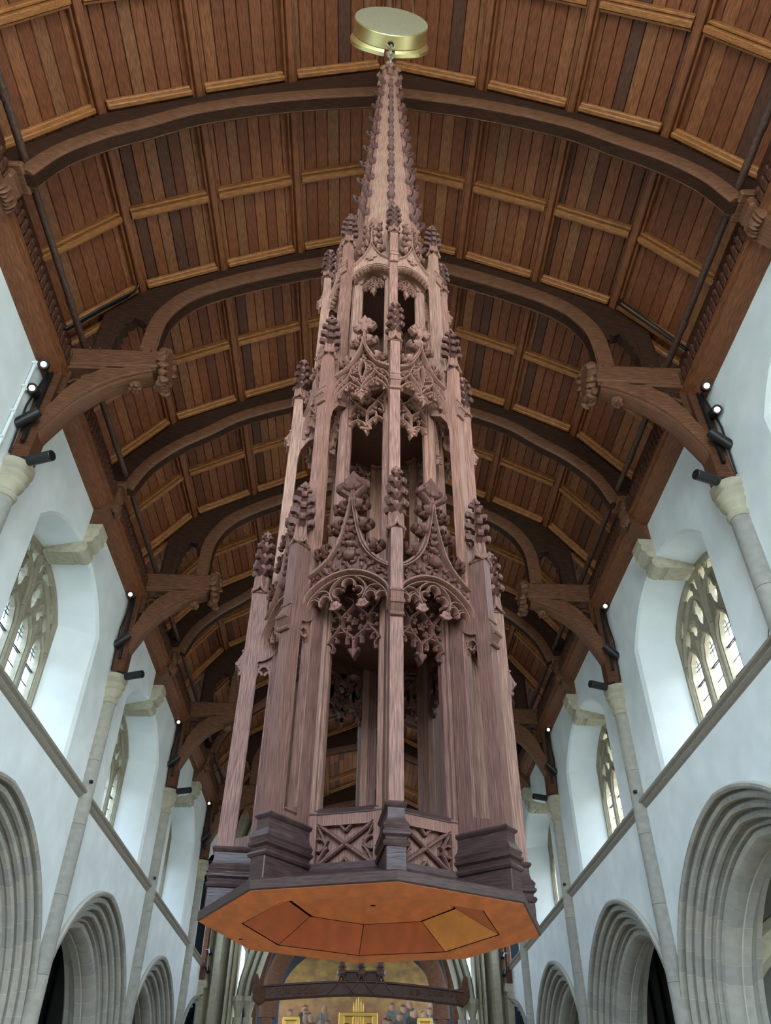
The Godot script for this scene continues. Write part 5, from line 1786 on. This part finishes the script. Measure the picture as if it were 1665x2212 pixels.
	var st := SurfaceTool.new()
	st.begin(Mesh.PRIMITIVE_TRIANGLES)
	var ol := v2([-2.7, 4.4, 2.9, 4.4, 2.9, 6.2])
	for v in arc(Vector2(0.1, 6.2), 2.8, 1.9, 0, 180, 24): ol.append(v)
	var ti := Geometry2D.triangulate_polygon(ol)
	if (ol[ti[1]] - ol[ti[0]]).cross(ol[ti[2]] - ol[ti[0]]) > 0.0: ti.reverse()
	for n in ti:
		st.set_normal(Vector3(0, 0, 1))
		st.set_uv(Vector2((ol[n].x + 2.7) / 5.6, 1.0 - (ol[n].y - 4.4) / 3.7))
		st.add_vertex(v3(ol[n], z - 9.66))
	solo("mural", st.commit(), pm, "round-topped mural with a gold sky above a crowd of robed figures", "painting")
	var re := thing("reredos", "gilded altar screen with framed panels and a small central spire", "altar screen", Vector3(0.14, 0, z - 9.3))
	for q in [[0.0, 5.56, 1.3], [-2.35, 5.42, 0.55], [2.35, 5.42, 0.5]]:
		var f := MB.new()
		for e in [-1.0, 1.0]: box(f, Vector3(q[0] + e * q[2] * 0.45, q[1] - 0.3, 0), Vector3(q[2] * 0.12 + 0.05, 1.0, 0.12), 0.02)
		box(f, Vector3(q[0], q[1] + 0.2, 0), Vector3(q[2] * 1.05, 0.13, 0.14), 0.02)
		box(f, Vector3(q[0], q[1] - 0.3, -0.05), Vector3(q[2] * 0.9, 1.0, 0.05))
		part("frame", f.mesh(), M.gold, re)
	var bd := MB.new()
	box(bd, Vector3(0, 2.4, -0.05), Vector3(5.4, 4.8, 0.14), 0.02)
	for k in 7: box(bd, Vector3(-2.55 + k * 0.85, 2.4, 0.04), Vector3(0.12, 4.8, 0.1), 0.01)
	part("screen_body", bd.mesh(), M.gold, re)
	var pn := MB.new()
	for x in [-0.42, 0.42]: box(pn, Vector3(x, 5.3, 0.0), Vector3(0.22, 0.4, 0.04), 0.01)
	part("blue_panel", pn.mesh(), M.blue, re)
	var sp := MB.new()
	for k in 5:
		var x := (k - 2) * 0.085
		box(sp, Vector3(x, 5.6 + 0.1 * (2 - absi(k - 2)), 0.02), Vector3(0.05, 0.7, 0.06), 0.01)
		lathe(sp, v2([0, 0.0, 0.035, 0.0, 0.0, 0.22]), 6, at3(Vector3(x, 5.94 + 0.1 * (2 - absi(k - 2)), 0.02)))
	part("canopy_spire", sp.mesh(), M.gold, re)

# ---------------------------------------------------------------- light, camera, order of work
func area_light(at: Vector3, towards: Vector3, size: Vector2, energy: float, col: Color) -> void:
	var l := AreaLight3D.new()
	l.name = "window_or_fill_light"
	add_child(l, true)
	l.area_size = size
	l.light_energy = energy
	l.light_color = col
	l.area_range = 60.0
	l.area_attenuation = 2.0
	l.shadow_enabled = true
	l.look_at_from_position(at, at + towards, Vector3.UP if absf(towards.normalized().y) < 0.9 else Vector3.RIGHT)

func _ready() -> void:
	# camera
	var cam := Camera3D.new()
	cam.name = "camera"
	cam.fov = 66.37
	cam.near = 0.05
	cam.far = 200.0
	add_child(cam)
	cam.position = Vector3(-0.1197, 1.6, 0.0)
	cam.rotation_order = EULER_ORDER_YXZ
	cam.rotation_degrees = Vector3(39.978, -1.966, 0.328)
	cam.current = true
	# sky and exposure
	var we := WorldEnvironment.new()
	we.name = "environment"
	var e := Environment.new()
	var sm := ProceduralSkyMaterial.new()
	sm.sky_top_color = Color(0.72, 0.84, 1.0)
	sm.sky_horizon_color = Color(0.94, 0.97, 1.0)
	sm.ground_horizon_color = Color(0.7, 0.74, 0.66)
	sm.ground_bottom_color = Color(0.4, 0.42, 0.36)
	sm.sky_energy_multiplier = 3.2
	sm.ground_energy_multiplier = 1.2
	var sky := Sky.new()
	sky.sky_material = sm
	e.background_mode = Environment.BG_SKY
	e.sky = sky
	e.tonemap_mode = Environment.TONE_MAPPER_LINEAR
	e.tonemap_exposure = 1.2
	e.sdfgi_enabled = true
	e.ssao_enabled = true
	e.ssil_enabled = true
	we.environment = e
	add_child(we)
	# daylight at the windows: west window behind the viewer, clerestory, chancel; plus added fill in the aisles
	var day := Color(0.91, 0.99, 1.0)
	area_light(Vector3(0, 6.6, zt(-1.0) + 0.7), Vector3(0, -0.05, -1), Vector2(3.8, 7.0), 60.0, day)
	for i in range(-1, 4):
		for s in [-1.0, 1.0]:
			area_light(Vector3(s * 5.05, 7.0, zt(i + 0.5)), Vector3(-s, -0.25, 0), Vector2(2.3, 2.6), 16.0 if s > 0 else 4.5, Color(0.98, 1.0, 0.96) if s > 0 else Color(0.76, 0.95, 1.0))
	for s in [-1.0, 1.0]:
		area_light(Vector3(s * 5.95, 3.2, zt(-1.0) - 0.1), Vector3(0, 0, -1), Vector2(1.7, 3.2), 40.0 if s > 0 else 16.0, day)  # added fill to brighten the aisle wall; no window is built here
		area_light(Vector3(s * 4.6, 6.4, EAST - 5.0), Vector3(-s, 0, 0), Vector2(8.0, 2.2), 30.0, day)
	rng.seed = 20
	materials()
	build_walls()
	build_roof()
	build_trusses()
	build_shafts()
	build_windows()
	build_east()
	build_cover()
	build_gear()
	build_spots()
